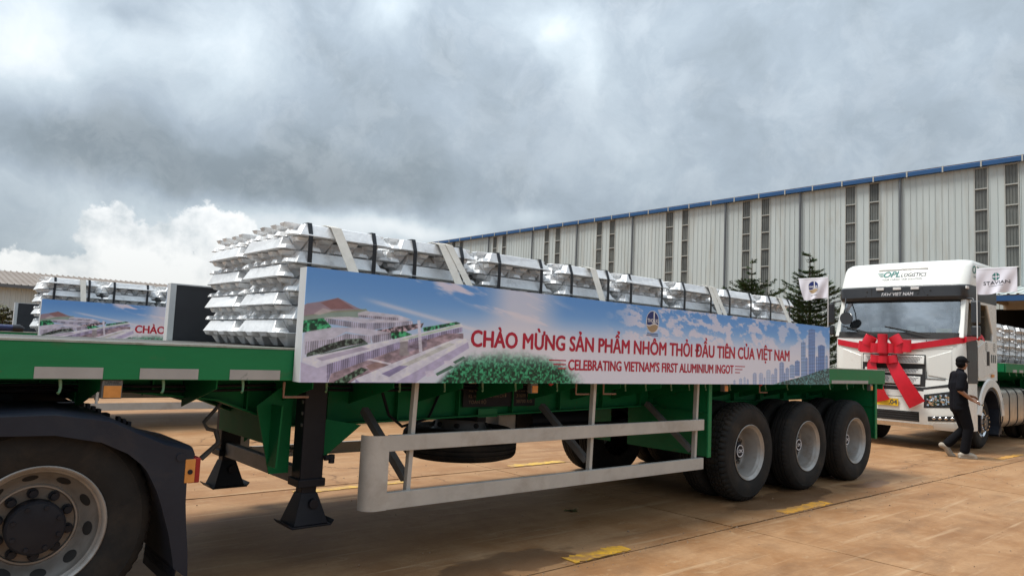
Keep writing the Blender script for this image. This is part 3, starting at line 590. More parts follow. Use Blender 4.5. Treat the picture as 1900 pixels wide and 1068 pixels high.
ART=[
('soft',(150,118,120),[(-0.01,0.474),(0.016,0.49),(0.097,0.507),(0.223,0.542),(0.274,0.525),(0.361,0.49),(0.431,0.472),(0.181,0.443),(0.018,0.41),(-0.013,0.408)]),
('soft',(128,92,92),[(0.105,0.501),(0.223,0.541),(0.283,0.511),(0.344,0.481),(0.18,0.465)]),
('soft',(130,142,120),[(-0.013,0.408),(0.18,0.454),(0.43,0.485),(0.467,0.455),(0.382,0.426),(0.129,0.395),(-0.011,0.38)]),
('soft',(176,170,172),[(0.063,0.428),(0.123,0.467),(0.205,0.458),(0.103,0.423)]),
('trees',(30,140,80),[(-0.018,0.379),(0.136,0.407),(0.188,0.354),(0.189,0.332),(-0.013,0.307)]),
('flat',(196,188,206),[(0.372,0.455),(0.431,0.472),(0.683,0.461),(0.798,0.437),(0.631,0.418),(0.378,0.43)]),
('strip',(150,140,170),[(0.377,0.441),(0.684,0.442),(0.686,0.422),(0.378,0.428)]),
('flat',(190,182,204),[(0.128,0.409),(0.306,0.426),(0.64,0.421),(0.741,0.433),(0.799,0.421),(0.641,0.403),(0.402,0.389)]),
('strip',(150,140,172),[(0.128,0.406),(0.402,0.389),(0.405,0.35),(0.17,0.372)]),
('flat',(196,190,212),[(0.402,0.391),(0.523,0.416),(0.798,0.43),(0.641,0.406)]),
('strip',(152,142,178),[(0.402,0.389),(0.641,0.406),(0.643,0.376),(0.483,0.348),(0.405,0.351)]),
('strip',(168,158,190),[(0.641,0.406),(0.798,0.429),(0.81,0.397),(0.643,0.372)]),
('trees',(120,130,130),[(0.527,0.35),(0.8,0.404),(0.896,0.418),(0.879,0.385),(0.646,0.325),(0.53,0.303)]),
('trees',(40,140,85),[(0.888,0.385),(1.179,0.443),(1.222,0.433),(0.9,0.357)]),
('trees',(30,140,80),[(0.618,0.335),(0.737,0.353),(0.805,0.332),(0.657,0.293),(0.62,0.308)]),
('flat',(186,178,202),[(0.011,0.294),(0.025,0.315),(0.188,0.349),(0.404,0.359),(0.636,0.338),(0.477,0.307),(0.296,0.327),(0.193,0.273),(0.015,0.244)]),
('strip',(158,148,178),[(0.014,0.251),(0.193,0.273),(0.297,0.315),(0.477,0.307),(0.48,0.263),(0.198,0.214),(0.02,0.172)]),
('strip',(150,140,172),[(0.477,0.309),(0.636,0.337),(0.639,0.293),(0.498,0.262)]),
('trees',(60,95,80),[(0.035,0.18),(0.156,0.235),(0.291,0.277),(0.409,0.29),(0.454,0.265),(0.295,0.233),(0.12,0.179),(0.036,0.158)]),
('flat',(60,110,85),[(0.12,0.179),(0.454,0.265),(0.463,0.254),(0.153,0.169)]),
('flat',(205,202,222),[(0.008,0.129),(0.014,0.15),(0.533,0.266),(1.222,0.433),(1.245,0.413),(0.714,0.284),(0.177,0.114),(0.111,0.091)]),
('flat',(165,150,190),[(0.099,0.152),(0.413,0.233),(0.483,0.224),(0.139,0.135)]),
('soft',(168,190,168),[(0.713,0.296),(1.202,0.423),(1.224,0.416),(0.741,0.289)]),
('flat',(176,160,210),[(0.0,0.125),(0.111,0.091),(0.181,0.114),(0.19,-0.014),(0.01,-0.014)]),
('strip',(140,120,185),[(0.177,0.114),(0.714,0.282),(1.235,0.408),(1.237,0.374),(0.717,0.236),(0.209,0.056),(0.185,-0.007)]),
('mess',(150,130,140),[(0.19,-0.014),(0.209,0.056),(0.717,0.236),(1.101,0.355),(1.248,0.362),(1.251,0.319),(1.105,0.296),(0.65,0.128),(0.393,0.028),(0.329,-0.014)]),
('trees',(60,110,85),[(0.237,0.008),(0.422,0.1),(0.475,0.086),(0.359,0.024),(0.312,-0.014),(0.238,-0.014)]),
('flat',(160,105,95),[(0.456,0.109),(0.541,0.141),(0.614,0.119),(0.493,0.079)]),
('flat',(215,205,225),[(0.453,0.15),(0.487,0.159),(0.65,0.132),(0.642,0.12)]),
('flat',(150,140,140),[(0.709,0.288),(0.774,0.295),(0.791,0.187),(0.711,0.185)]),
('flat',(215,205,205),[(0.704,0.288),(0.774,0.299),(0.777,0.287),(0.705,0.276)]),
('mess',(140,130,150),[(0.771,0.274),(0.923,0.313),(0.936,0.256),(0.775,0.21)]),
('flat',(205,200,222),[(0.839,0.435),(0.864,0.437),(0.897,0.218),(0.868,0.213)]),
('flat',(205,203,224),[(0.385,0.028),(1.187,0.325),(1.316,0.322),(1.295,0.302),(0.695,0.003),(0.412,0.002)]),
('flat',(120,104,190),[(0.578,0.06),(0.715,0.117),(0.786,0.116),(0.638,0.04)]),
('flat',(188,192,176),[(0.715,0.117),(1.126,0.289),(1.179,0.282),(0.786,0.116)]),
('flat',(168,150,212),[(0.692,-0.013),(0.695,0.003),(1.295,0.302),(1.309,0.258),(0.92,0.044),(0.837,-0.012)]),
('flat',(140,125,195),[(0.385,0.026),(0.416,0.003),(0.695,0.003),(0.696,-0.013),(0.387,-0.014)]),
('flat',(196,184,216),[(0.928,0.081),(0.997,0.09),(1.019,0.054),(0.94,0.041)]),
('flat',(205,195,220),[(1.083,0.158),(1.155,0.164),(1.177,0.139),(1.095,0.133)]),
('flat',(40,125,80),[(1.018,0.066),(1.147,0.126),(1.179,0.114),(1.034,0.05)]),
('flat',(40,125,80),[(1.166,0.152),(1.259,0.196),(1.281,0.184),(1.188,0.139)]),
('flat',(185,180,205),[(1.013,-0.012),(1.301,0.202),(1.366,0.212),(1.063,-0.012)]),
('forest',(20,110,70),[(1.113,-0.023),(1.167,0.083),(1.285,0.177),(1.347,0.203),(1.476,0.224),(1.703,0.227),(1.883,0.201),(2.072,0.142),(2.27,0.071),(2.422,-0.021)]),
('tower',(84,116,172),[(6.494,0.657),(6.577,0.679),(6.663,0.666),(6.671,0.103),(6.503,0.102)]),
('tower',(108,140,188),[(6.312,0.497),(6.368,0.517),(6.425,0.502),(6.432,0.089),(6.319,0.088)]),
('tower',(96,126,178),[(6.428,0.312),(6.454,0.33),(6.481,0.313),(6.485,0.102),(6.432,0.101)]),
('tower',(70,104,164),[(6.745,0.471),(6.832,0.492),(6.92,0.477),(6.924,0.157),(6.75,0.154)]),
('tower',(84,116,172),[(6.168,0.269),(6.226,0.287),(6.286,0.272),(6.289,0.1),(6.171,0.098)]),
('tower',(108,140,188),[(6.044,0.218),(6.103,0.236),(6.164,0.221),(6.167,0.074),(6.047,0.073)]),
('tower',(96,126,178),[(5.95,0.181),(5.991,0.198),(6.033,0.182),(6.035,0.05),(5.953,0.049)]),
('tower',(70,104,164),[(5.809,0.243),(5.862,0.261),(5.916,0.245),(5.92,0.025),(5.814,0.025)]),
('tower',(84,116,172),[(5.697,0.171),(5.73,0.188),(5.765,0.172),(5.768,0.013),(5.7,0.013)]),
('tower',(108,140,188),[(5.523,0.151),(5.572,0.168),(5.621,0.153),(5.625,0.001),(5.527,0.001)]),
('tower',(96,126,178),[(5.368,0.115),(5.411,0.131),(5.455,0.116),(5.458,-0.01),(5.372,-0.011)]),
('tower',(70,104,164),[(5.241,0.114),(5.281,0.13),(5.322,0.115),(5.325,-0.011),(5.245,-0.011)]),
('tower',(84,116,172),[(5.467,0.065),(5.488,0.081),(5.51,0.066),(5.512,-0.01),(5.469,-0.01)]),
('tower',(108,140,188),[(5.057,0.068),(5.079,0.083),(5.102,0.068),(5.104,-0.006),(5.059,-0.006)]),
('tower',(96,126,178),[(4.967,0.054),(4.997,0.069),(5.029,0.054),(5.031,-0.006),(4.969,-0.006)]),
('tower',(70,104,164),[(5.119,0.046),(5.139,0.062),(5.16,0.046),(5.162,-0.011),(5.121,-0.011)]),
('tower',(84,116,172),[(4.859,0.034),(4.88,0.049),(4.902,0.034),(4.903,-0.006),(4.86,-0.006)]),
('tower',(108,140,188),[(6.935,0.35),(6.969,0.369),(7.004,0.352),(7.006,0.183),(6.937,0.182)]),
('tower',(96,126,178),[(6.681,0.331),(6.714,0.349),(6.747,0.332),(6.75,0.142),(6.684,0.141)]),
('tower',(70,104,164),[(5.916,0.122),(5.933,0.138),(5.951,0.122),(5.953,0.014),(5.918,0.014)]),
('tower',(84,116,172),[(5.631,0.107),(5.664,0.123),(5.698,0.108),(5.701,0.001),(5.633,0.001)]),
('trees',(45,112,110),[(5.657,-0.033),(5.678,0.001),(5.906,0.035),(6.167,0.068),(6.439,0.107),(6.803,0.174),(7.075,0.21),(7.078,-0.033)]),
]
# ------------------------------------------------------------------ wheels
TYRE_PROF = [(.292, .03), (.30, .008), (.325, -.002), (.36, -.011), (.40, -.015), (.44, -.012), (.475, -.004), (.478, -.007), (.49, .001), (.512, .014), (.527, .030), (.536, .046), (.538, .058), (.526, .061), (.526, .069), (.540, .072), (.541, .098), (.527, .101), (.527, .109), (.541, .112),
             (.541, .148), (.527, .151), (.527, .159), (.541, .162), (.540, .188), (.526, .191), (.526, .199), (.538, .202), (.536, .214), (.527, .230), (.512, .246), (.44, .268), (.36, .268), (.30, .25), (.292, .23)]
def tyre_mesh(lug):
    def rf(k, i, r):
        if lug:
            if i in (9, 10, 11, 12, 28, 29, 30): return r - (.020 if k % 4 == 3 else 0)
            if i in (15, 16, 24, 23): return r - (.014 if (k + 2) % 4 == 3 else 0)
            if i in (19, 20): return r - (.012 if k % 4 == 1 else 0)
        else:
            if i in (10, 11, 12, 28, 29): return r - (.009 if k % 3 == 2 else 0)
        return r
    return P().lathe(TYRE_PROF, n=192 if lug else 180, rf=rf).mesh('tyre', RUBBER, smooth=32)
TYL, TYR = tyre_mesh(True), tyre_mesh(False)
RIMP = [(.290, .012), (.303, .006), (.307, -.003), (.302, -.006), (.292, .002), (.284, .016), (.272, .022), (.268, .034), (.262, .046), (.256, .06), (.252, .20), (.238, .222), (.15, .226), (.142, .215), (.128, .212), (.118, .218), (.02, .218)]
def rim_mesh():
    p = P().lathe(RIMP, n=64)
    return p.mesh('rim', RIM, smooth=40)
RIMM = rim_mesh()
def holes_mesh():
    p = P()
    for k in range(10):
        a = 2 * math.pi * k / 10; p.cyl((.195 * math.cos(a), .2215, .195 * math.sin(a)), (.195 * math.cos(a), .219, .195 * math.sin(a)), .026, 14)
    return p.mesh('hand_holes', SEAM)
def nuts_mesh(r=.158, y=.216, l=.03):
    p = P()
    for k in range(10):
        a = 2 * math.pi * (k + .5) / 10; p.cyl((r * math.cos(a), y, r * math.sin(a)), (r * math.cos(a), y - l, r * math.sin(a)), .016, 6)
    return p.mesh('wheel_nuts', DUSTY)
HOLES, NUTS = holes_mesh(), nuts_mesh()
HUBM = P().lathe([(.112, .22), (.108, .17), (.09, .135), (.075, .13), (.075, .118), (.02, .115), (.001, .115)], n=32).mesh('hub_cap', BLACK, smooth=40)
def lettering_hub():
    p = P(); p.lathe([(.070, .1165), (.064, .1135), (.058, .1165)], n=32)
    letter(p, 'CIMC', .036, lambda u, v: (u, .1125, v), -.045, -.018, width=.09, bold=.04)
    return p.mesh('lettering', PRINTWHITE)
HUBT = lettering_hub()
def mk(name, me, parent, loc=(0, 0, 0), rot=None):
    o = bpy.data.objects.new(name, me); C.objects.link(o); o.parent = parent; o.location = loc
    if name in ('wheel_nuts', 'hand_holes'): o['kind'] = 'stuff'
    if rot: o.rotation_euler = rot
    return o
def wheel(parent, x, y, tyre, flip=False, dish=True, spin=0.0, inner=False, root=(0, 0, 0), z=.535):
    """a dual wheel: y is its outer face; flip turns the face to +Y"""
    w = bpy.data.objects.new('wheel', None); w.empty_display_size = .2; C.objects.link(w); w.parent = parent
    w.location = (x - root[0], y - root[1], z - root[2]); w.rotation_euler = (0, spin, math.pi if flip else 0)
    mk('tyre', tyre, w); mk('tyre', TYR, w, (0, .325, 0))
    mk('rim', RIMM, w); mk('hand_holes', HOLES, w); mk('wheel_nuts', NUTS, w); mk('hub_cap', HUBM, w); mk('lettering', HUBT, w, rot=(0, -spin, 0))
    return w

# ------------------------------------------------------------------ flatbed trailer
TX, TY = 5.0, 5.58
T0 = (TX, TY, 0)
TR = thing('flatbed_trailer', T0, 'long green flatbed trailer in the foreground with grey side guard and three axles', 'trailer')
YN, YF = 4.33, 6.83
X0, X1 = -1.45, 10.98
def mir(y): return YN + YF - y
def B(): return P(T0)
def rail(side):
    f = (lambda y: y) if side == 0 else mir
    p = B(); a, b = sorted((f(4.335), f(4.35))); p.box(X0, X1, a, b, 1.298, 1.49)
    a, b = sorted((f(4.35), f(4.44))); p.box(X0, X1, a, b, 1.302, 1.312); p.box(X0, X1, a, b, 1.476, 1.488)
    r = p.build('side_rail', GREEN, TR, bevel=.004)
    e = B(); a, b = sorted((f(4.331), f(4.46)))
    e.box(X0, X1, a, b, 1.491, 1.503); e.build('deck_edge', WORN, r)
    for x, l in ((-.95, .30), (-.45, .30), (.08, .3), (.58, .31), (1.07, .31), (1.56, .31)) + tuple((2.1 + .52 * k, .3) for k in range(14)):
        t = B(); a, b = sorted((f(4.3315), f(4.3345))); t.box(x, x + l, a, b, 1.302, 1.362); t.build('reflective_tape', TAPE, r)
    rp = B(); a, b = sorted((f(4.3310), f(4.3345))); rp.box(9.3, 10.4, a, b, 1.302, 1.345); rp.build('faded_tape', TAPE, r)
    return r
rail(0); rail(1)
B().box(X0, X0 + .015, YN + .03, YF - .03, 1.30, 1.49).build('front_rail', GREEN, TR, bevel=.003)
B().box(X1 - .02, X1, YN + .03, YF - .03, 1.22, 1.49).build('rear_rail', GREEN, TR, bevel=.003)
for k in range(9):
    a = X0 + (X1 - X0) * k / 9; b = X0 + (X1 - X0) * (k + 1) / 9
    B().box(a + .002, b - .002, YN + .135, YF - .135, 1.487, 1.499).build('deck_plate', DECK, TR)
# longitudinal beams with gooseneck
BOT = [(X1 - .05, 1.06), (7.2, 1.03), (4.2, .97), (2.75, .94), (2.25, .94), (1.75, 1.13), (1.24, 1.185), (.93, 1.235), (X0 + .05, 1.25)]
for yb in (5.10, 6.06):
    m = B().prism([(X0 + .05, 1.295), (X1 - .05, 1.295)] + BOT, 'y', yb - .006, yb + .006).build('main_beam', GREEND, TR)
    fl = B(); 
    for (a, za), (b, zb) in zip(BOT[:-1], BOT[1:]): fl.hexa([(b, yb - .07, zb - .014), (a, yb - .07, za - .014), (a, yb + .07, za - .014), (b, yb + .07, zb - .014), (b, yb - .07, zb), (a, yb - .07, za), (a, yb + .07, za), (b, yb + .07, zb)])
    fl.build('bottom_flange', GREEND, m)
    for x in [X0 + .3 + .62 * k for k in range(20)]:
        st = B(); zb = np.interp(x, [q[0] for q in BOT[::-1]], [q[1] for q in BOT[::-1]])
        st.box(x - .005, x + .005, yb - .065, yb - .0065, zb + .002, 1.29); st.box(x - .005, x + .005, yb + .0065, yb + .065, zb + .002, 1.29)
        st.build('stiffener', GREEND, m)
for k in range(20):
    x = X0 + .3 + .62 * k + .2
    o = B(); o.prism([(4.45, 1.30), (5.09, 1.30), (5.09, 1.08), (4.45, 1.24)], 'x', x - .004, x + .004); o.prism([(mir(4.45), 1.30), (mir(5.09), 1.30), (mir(5.09), 1.08), (mir(4.45), 1.24)], 'x', x - .004, x + .004)
    o.box(x - .03, x + .03, 4.45, 6.71, 1.300, 1.312); o.box(x - .004, x + .004, 5.11, 6.05, 1.12, 1.30); o.build('outrigger', GREEND, TR)
B().box(-.2, .9, 5.18, 5.98, 1.17, 1.20).build('kingpin_plate', BLACK, TR)
# landing gear
for yy, s in ((4.80, 1), (mir(4.80), -1)):
    l = B().box(2.235, 2.405, yy - .075, yy + .075, .56, 1.298).build('landing_leg', BLACK, TR, bevel=.012)
    B().box(2.22, 2.42, yy - .09, yy + .09, .545, .60).build('collar', BLACK, l, bevel=.006)
    B().box(2.265, 2.375, yy - .05, yy + .05, .36, .55).build('inner_leg', BLACK, l, bevel=.006)
    fo = B(); fo.loft([[(2.195, yy - .115, .295), (2.445, yy - .115, .295), (2.445, yy + .115, .295), (2.195, yy + .115, .295)], [(2.26, yy - .055, .50), (2.38, yy - .055, .50), (2.38, yy + .055, .50), (2.26, yy + .055, .50)]])
    fo.hexa([(2.18, yy - .13, .283), (2.46, yy - .13, .283), (2.46, yy + .13, .283), (2.18, yy + .13, .283), (2.18, yy - .13, .294), (2.46, yy - .13, .294), (2.46, yy + .13, .294), (2.18, yy + .13, .294)])
    for s_, x_ in ((-1, 2.18), (1, 2.46)): fo.hexa([(x_, yy - .13, .283), (x_ + .03 * s_, yy - .12, .305), (x_ + .03 * s_, yy + .12, .305), (x_, yy + .13, .283), (x_, yy - .13, .293), (x_ + .03 * s_, yy - .12, .315), (x_ + .03 * s_, yy + .12, .315), (x_, yy + .13, .293)])
    fo.cyl((2.34, yy - .10, .43), (2.34, yy - .05, .43), .034, 14)
    fo.build('foot', BLACK, l, bevel=.003)
    B().cyl((2.40, yy - .09, .74), (2.47, yy - .09, .74), .02, 10).cyl((2.455, yy - .09, .70), (2.455, yy - .09, .76), .022, 8).build('pin', BLACK, l)
    bo = B()
    for z in (1.24, 1.13, 1.05, .97): bo.cyl((2.229, yy - .045, z), (2.237, yy - .045, z), .014, 8)
    tag(bo.build('bolts', GALVD, l), kind='stuff')
    sg = yy + .1 * s
    B().prism([(2.42, 1.0), (2.78, .935), (2.42, .66)], 'y', yy + .10 * s - .006, yy + .10 * s + .006).build('rear_gusset', GREEND, TR)
    if s > 0: B().prism([(1.97, 1.09), (2.23, 1.29), (2.23, .62), (2.09, .62)], 'y', yy + .12 * s - .006, yy + .12 * s + .006).build('front_gusset', GREEND, TR)
    if s > 0: B().prism([(yy - .02 * s, .68), (yy + .14 * s, .68), (yy + .14 * s, 1.1), (yy - .06 * s, 1.1)], 'x', 2.075, 2.087).build('gusset_flange', GREEND, TR)
B().box(2.185, 2.197, 4.93, 6.23, .78, 1.29).build('cross_plate', GREENC, TR, bevel=.002)
B().box(2.27, 2.33, 4.88, 6.28, .54, .66).build('cross_bar', GALVD, TR, bevel=.006)
B().cyl((2.3, 4.88, .76), (2.3, 6.28, .76), .02, 10).build('gear_shaft', GALVD, TR)
B().tube([(1.90, 5.35, 1.10), (1.76, 5.33, .94), (1.78, 5.30, .90), (1.84, 5.30, .885)], .014, 8).tube([(1.84, 5.30, .885), (1.86, 5.28, .80), (1.74, 5.26, .70)], .019, 8).build('crank_handle', GALVD, TR, smooth=60)
# rope hooks
hook = P().tube([(0, 0, 0), (.004, .002, -.02), (.006, .003, -.045), (.002, -.006, -.066), (-.006, -.014, -.074)], [.0085, .0085, .008, .007, .008], 7).mesh('rope_hook', HOOKM, smooth=60)
for x in (-1.1, -.6, -.1, .28, .70, 1.20, 1.65, 2.20, 2.76, 3.15, 3.51, 3.85, 4.32, 5.21, 5.51, 5.91, 6.21, 6.5, 6.96, 7.7, 8.2, 9.3, 9.8, 10.3):
    for yy, rz in ((4.36, 0), (6.80, math.pi)): mk('rope_hook', hook, TR, (x - TX, yy - TY, 1.30), (0, 0, rz))
for x in (1.94, 4.62, 4.98, 7.68): B().tube([(x, 4.42, 1.285), (x, 4.42, 1.19), (x + .17, 4.42, 1.19)], .009, 6).build('rope_guide', PINKH, TR, smooth=60)
def marker(x, big):
    w, h = (.10, .095) if big else (.075, .085)
    l = B().box(x, x + w, 4.352, 4.40, 1.296 - h - .005, 1.296).build('marker_lamp', GALVD, TR, bevel=.004)
    B().box(x + .008, x + w - .006, 4.345, 4.3515, 1.296 - h, 1.296 - h * .32).build('lens', ORANGE, l, bevel=.002)
    p = B()
    if big: letter(p, 'CAM ANC', .02, lambda u, v: (u, 4.3505, v), x + .012, 1.272, width=.075, bold=.01)
    if big: p.build('lettering', CHARC, l)
for x, b in ((.895, 1), (4.02, 0), (6.84, 0), (10.52, 0)): marker(x, b)
for x in (4.26, 7.62): B().ball((x, 4.37, 1.285), (.03, .014, .02), 10, 6).build('reflector', REDL, TR, smooth=80)
for x in (3.38, 5.02, 6.1): B().box(x, x + .07, 4.352, 4.39, 1.284, 1.297).build('lashing_plate', PINKH, TR)
# side guards
def guard(f, name):
    def bx(p, x0, x1, y0, y1, z0, z1): a, b = sorted((f(y0), f(y1))); p.box(x0, x1, a, b, z0, z1)
    gd = bpy.data.objects.new(name, None); gd.empty_display_size = .2; C.objects.link(gd); gd.parent = TR
    for z0, z1 in ((.815, .925), (.42, .535)):
        p = B(); bx(p, 2.69, 6.46, 4.335, 4.36, z0, z1); bx(p, 2.70, 6.455, 4.36, 4.375, z0, z0 + .012); bx(p, 2.70, 6.455, 4.36, 4.375, z1 - .012, z1); p.build('guard_rail', GALV, gd, bevel=.003)
    p = B(); sec = []
    for k in range(9):
        q = math.pi / 2 * k / 8; sec.append((2.615 - .085 * math.sin(q), f(4.335 + .085 * (1 - math.cos(q)))))
    arc = [(2.69, f(4.335))] + sec + [(2.53, f(4.435))]
    p.ribbon([(x, y, .42) for x, y in arc], [(x, y, .925) for x, y in arc]); o = p.build('end_plate', GALV, gd, smooth=40); solid(o, .012, 0)
    B().prism([(x, y) for x, y in arc[1:]] + [(2.61, f(4.435))], 'z', .900, .906).build('end_cap', SEAM, gd)
    for x in (2.90, 4.80, 6.38):
        p = B(); p.bar((x + .02, f(4.395), 1.298), (x - .01, f(4.395), .50), .045, .035); p.build('guard_post', GALV, gd, bevel=.003)
        B().bar((x - .05, f(4.99), 1.04), (x - .0, f(4.43), .60), .055, .055).build('guard_brace', GALVD, gd, bevel=.003)
        B().prism([(f(4.41), .57), (f(4.41), .67), (f(4.52), .60)], 'x', x + .02, x + .028).build('brace_plate', GALVD, gd)
guard(lambda y: y, 'side_guard'); guard(mir, 'side_guard')
# mud plates
for x, z0, ins in ((6.58, .53, 1), (10.70, .53, 1)):
    for f in ((lambda y: y), mir):
        a, b = sorted((f(4.36), f(5.45))); p = B().box(x, x + .008, a, b, z0, 1.297); q = p.build('mud_plate', GREEN if x < 8 else GREEND, TR)
        a, b = sorted((f(4.34), f(4.36))); B().box(x - .04, x + .02, a, b, z0, 1.297).build('plate_flange', GREEN, q, bevel=.003)
        a, b = sorted((f(4.40), f(5.3))); B().box(x - .03, x - .001, a, b, .98, .99).build('plate_rib', GREEND, q)
# capacity plate on the chassis
pl = B().box(3.86, 4.72, 5.052, 5.060, 1.035, 1.285).build('capacity_board', BLACK, TR)
p = B(); fpl = lambda u, v: (3.90 + u, 5.0505, 1.05 + v)
letter(p, 'ĐT: 024 7300 0325', .045, fpl, .08, .175, width=.62, bold=.04)
for i, (a, b) in enumerate((('KL BẢN THÂN', '7100 KG'), ('KL HÀNG CHUYÊN CHỞ', '31600 KG'), ('TOÀN BỘ', '38700 KG'))):
    letter(p, a, .028, fpl, .02, .118 - i * .052, width=(.30, .44, .2)[i], bold=.01); letter(p, b, .03, fpl, .58, .118 - i * .052, width=.2, bold=.01)
p.build('lettering', STENCIL, pl)
B().box(4.02, 4.24, 5.03, 5.036, .945, 1.02).build('hanger_plate', GREEN, TR)
for yy, zz in ((5.035, 1.22), (5.035, 1.19), (6.0, 1.20)):
    B().tube([(-1.2 + .62 * k * .5, yy + .004 * (k % 2), zz + .006 * math.sin(k * 1.3)) for k in range(36)], .011, 6).build('air_line', BLACK, TR, smooth=60)
B().tube([(3.0, 5.0, 1.2), (3.05, 4.95, 1.0), (3.2, 4.98, .90), (3.5, 5.05, .95), (3.62, 5.08, 1.15)], .012, 6).build('brake_hose', BLACK, TR, smooth=60)
B().tube([(6.7, 5.0, 1.15), (6.85, 4.98, .95), (7.05, 5.02, .80), (7.3, 5.1, .72)], .012, 6).build('brake_hose', BLACK, TR, smooth=60)
# spare wheel carrier
sw = bpy.data.objects.new('spare_wheel', None); C.objects.link(sw); sw.parent = TR; sw.location = (4.20 - TX, 5.52 - TY, .80); sw.rotation_euler = (math.radians(-90), 0, 0)
mk('tyre', TYR, sw); 
mk('rim', P().lathe([(.29, .012), (.305, .0), (.28, .02), (.25, .0), (.235, -.06), (.22, -.085), (.10, -.09), (.09, -.07)], n=48).mesh('rim', GALVD, smooth=40), sw)
hp = P()
for k in range(8):
    a = 2 * math.pi * k / 8; hp.ball((.238 * math.cos(a), -.035, .238 * math.sin(a)), (.03, .024, .03), 10, 6)
mk('hand_holes', hp.mesh('hand_holes', SEAM), sw)
B().box(4.15, 4.25, 5.2, 5.8, .885, .93).build('spare_carrier', BLACK, TR)
B().box(4.70, 4.93, 5.55, 5.95, .70, .90).build('tool_box', GALV, TR, bevel=.01)
B().cyl((5.1, 5.6, .82), (6.0, 5.6, .82), .13, 24).build('air_tank', BLACK, TR, smooth=50)
B().box(5.0, 6.3, 5.35, 5.45, .72, .80).box(5.2, 5.6, 6.1, 6.5, .6, .95).build('brake_box', BLACK, TR)
# axles and springs
AX = (7.36, 8.70, 10.04)
for i, x in enumerate(AX):
    B().cyl((x, 4.7, .535), (x, 6.46, .535), .075, 16).build('axle', BLACK, TR, smooth=50)
    for yb in (5.10, 6.06):
        q = B(); 
        for k in range(5): q.box(x - .55 + k * .07, x + .55 - k * .07, yb - .045, yb + .045, .655 + k * .018, .671 + k * .018)
        q.build('leaf_spring', BLACK, TR)
        B().prism([(x - .60, 1.03), (x - .48, 1.03), (x - .51, .68), (x - .58, .68)], 'y', yb - .05, yb + .05).build('spring_hanger', BLACK, TR)
        B().cyl((x + .12, yb, .62), (x + .34, yb, .75), .09, 14).build('brake_chamber', BLACK, TR, smooth=50)
    wheel(TR, x, 4.345, TYL if i == 0 else TYR, False, spin=rnd.uniform(0, 6), root=T0)
    wheel(TR, x, mir(4.345), TYR, True, spin=rnd.uniform(0, 6), root=T0)
B().box(10.86, 10.96, 4.6, 6.56, .42, .52).build('rear_underrun_bar', GREEND, TR, bevel=.006)
for yb in (5.1, 6.06): B().box(10.88, 10.94, yb - .03, yb + .03, .52, 1.22).build('underrun_strut', GREEND, TR)
for yb in (4.5, 6.4): B().box(10.962, 10.985, yb, yb + .28, 1.08, 1.18).build('tail_lamp', REDL, TR, bevel=.004)

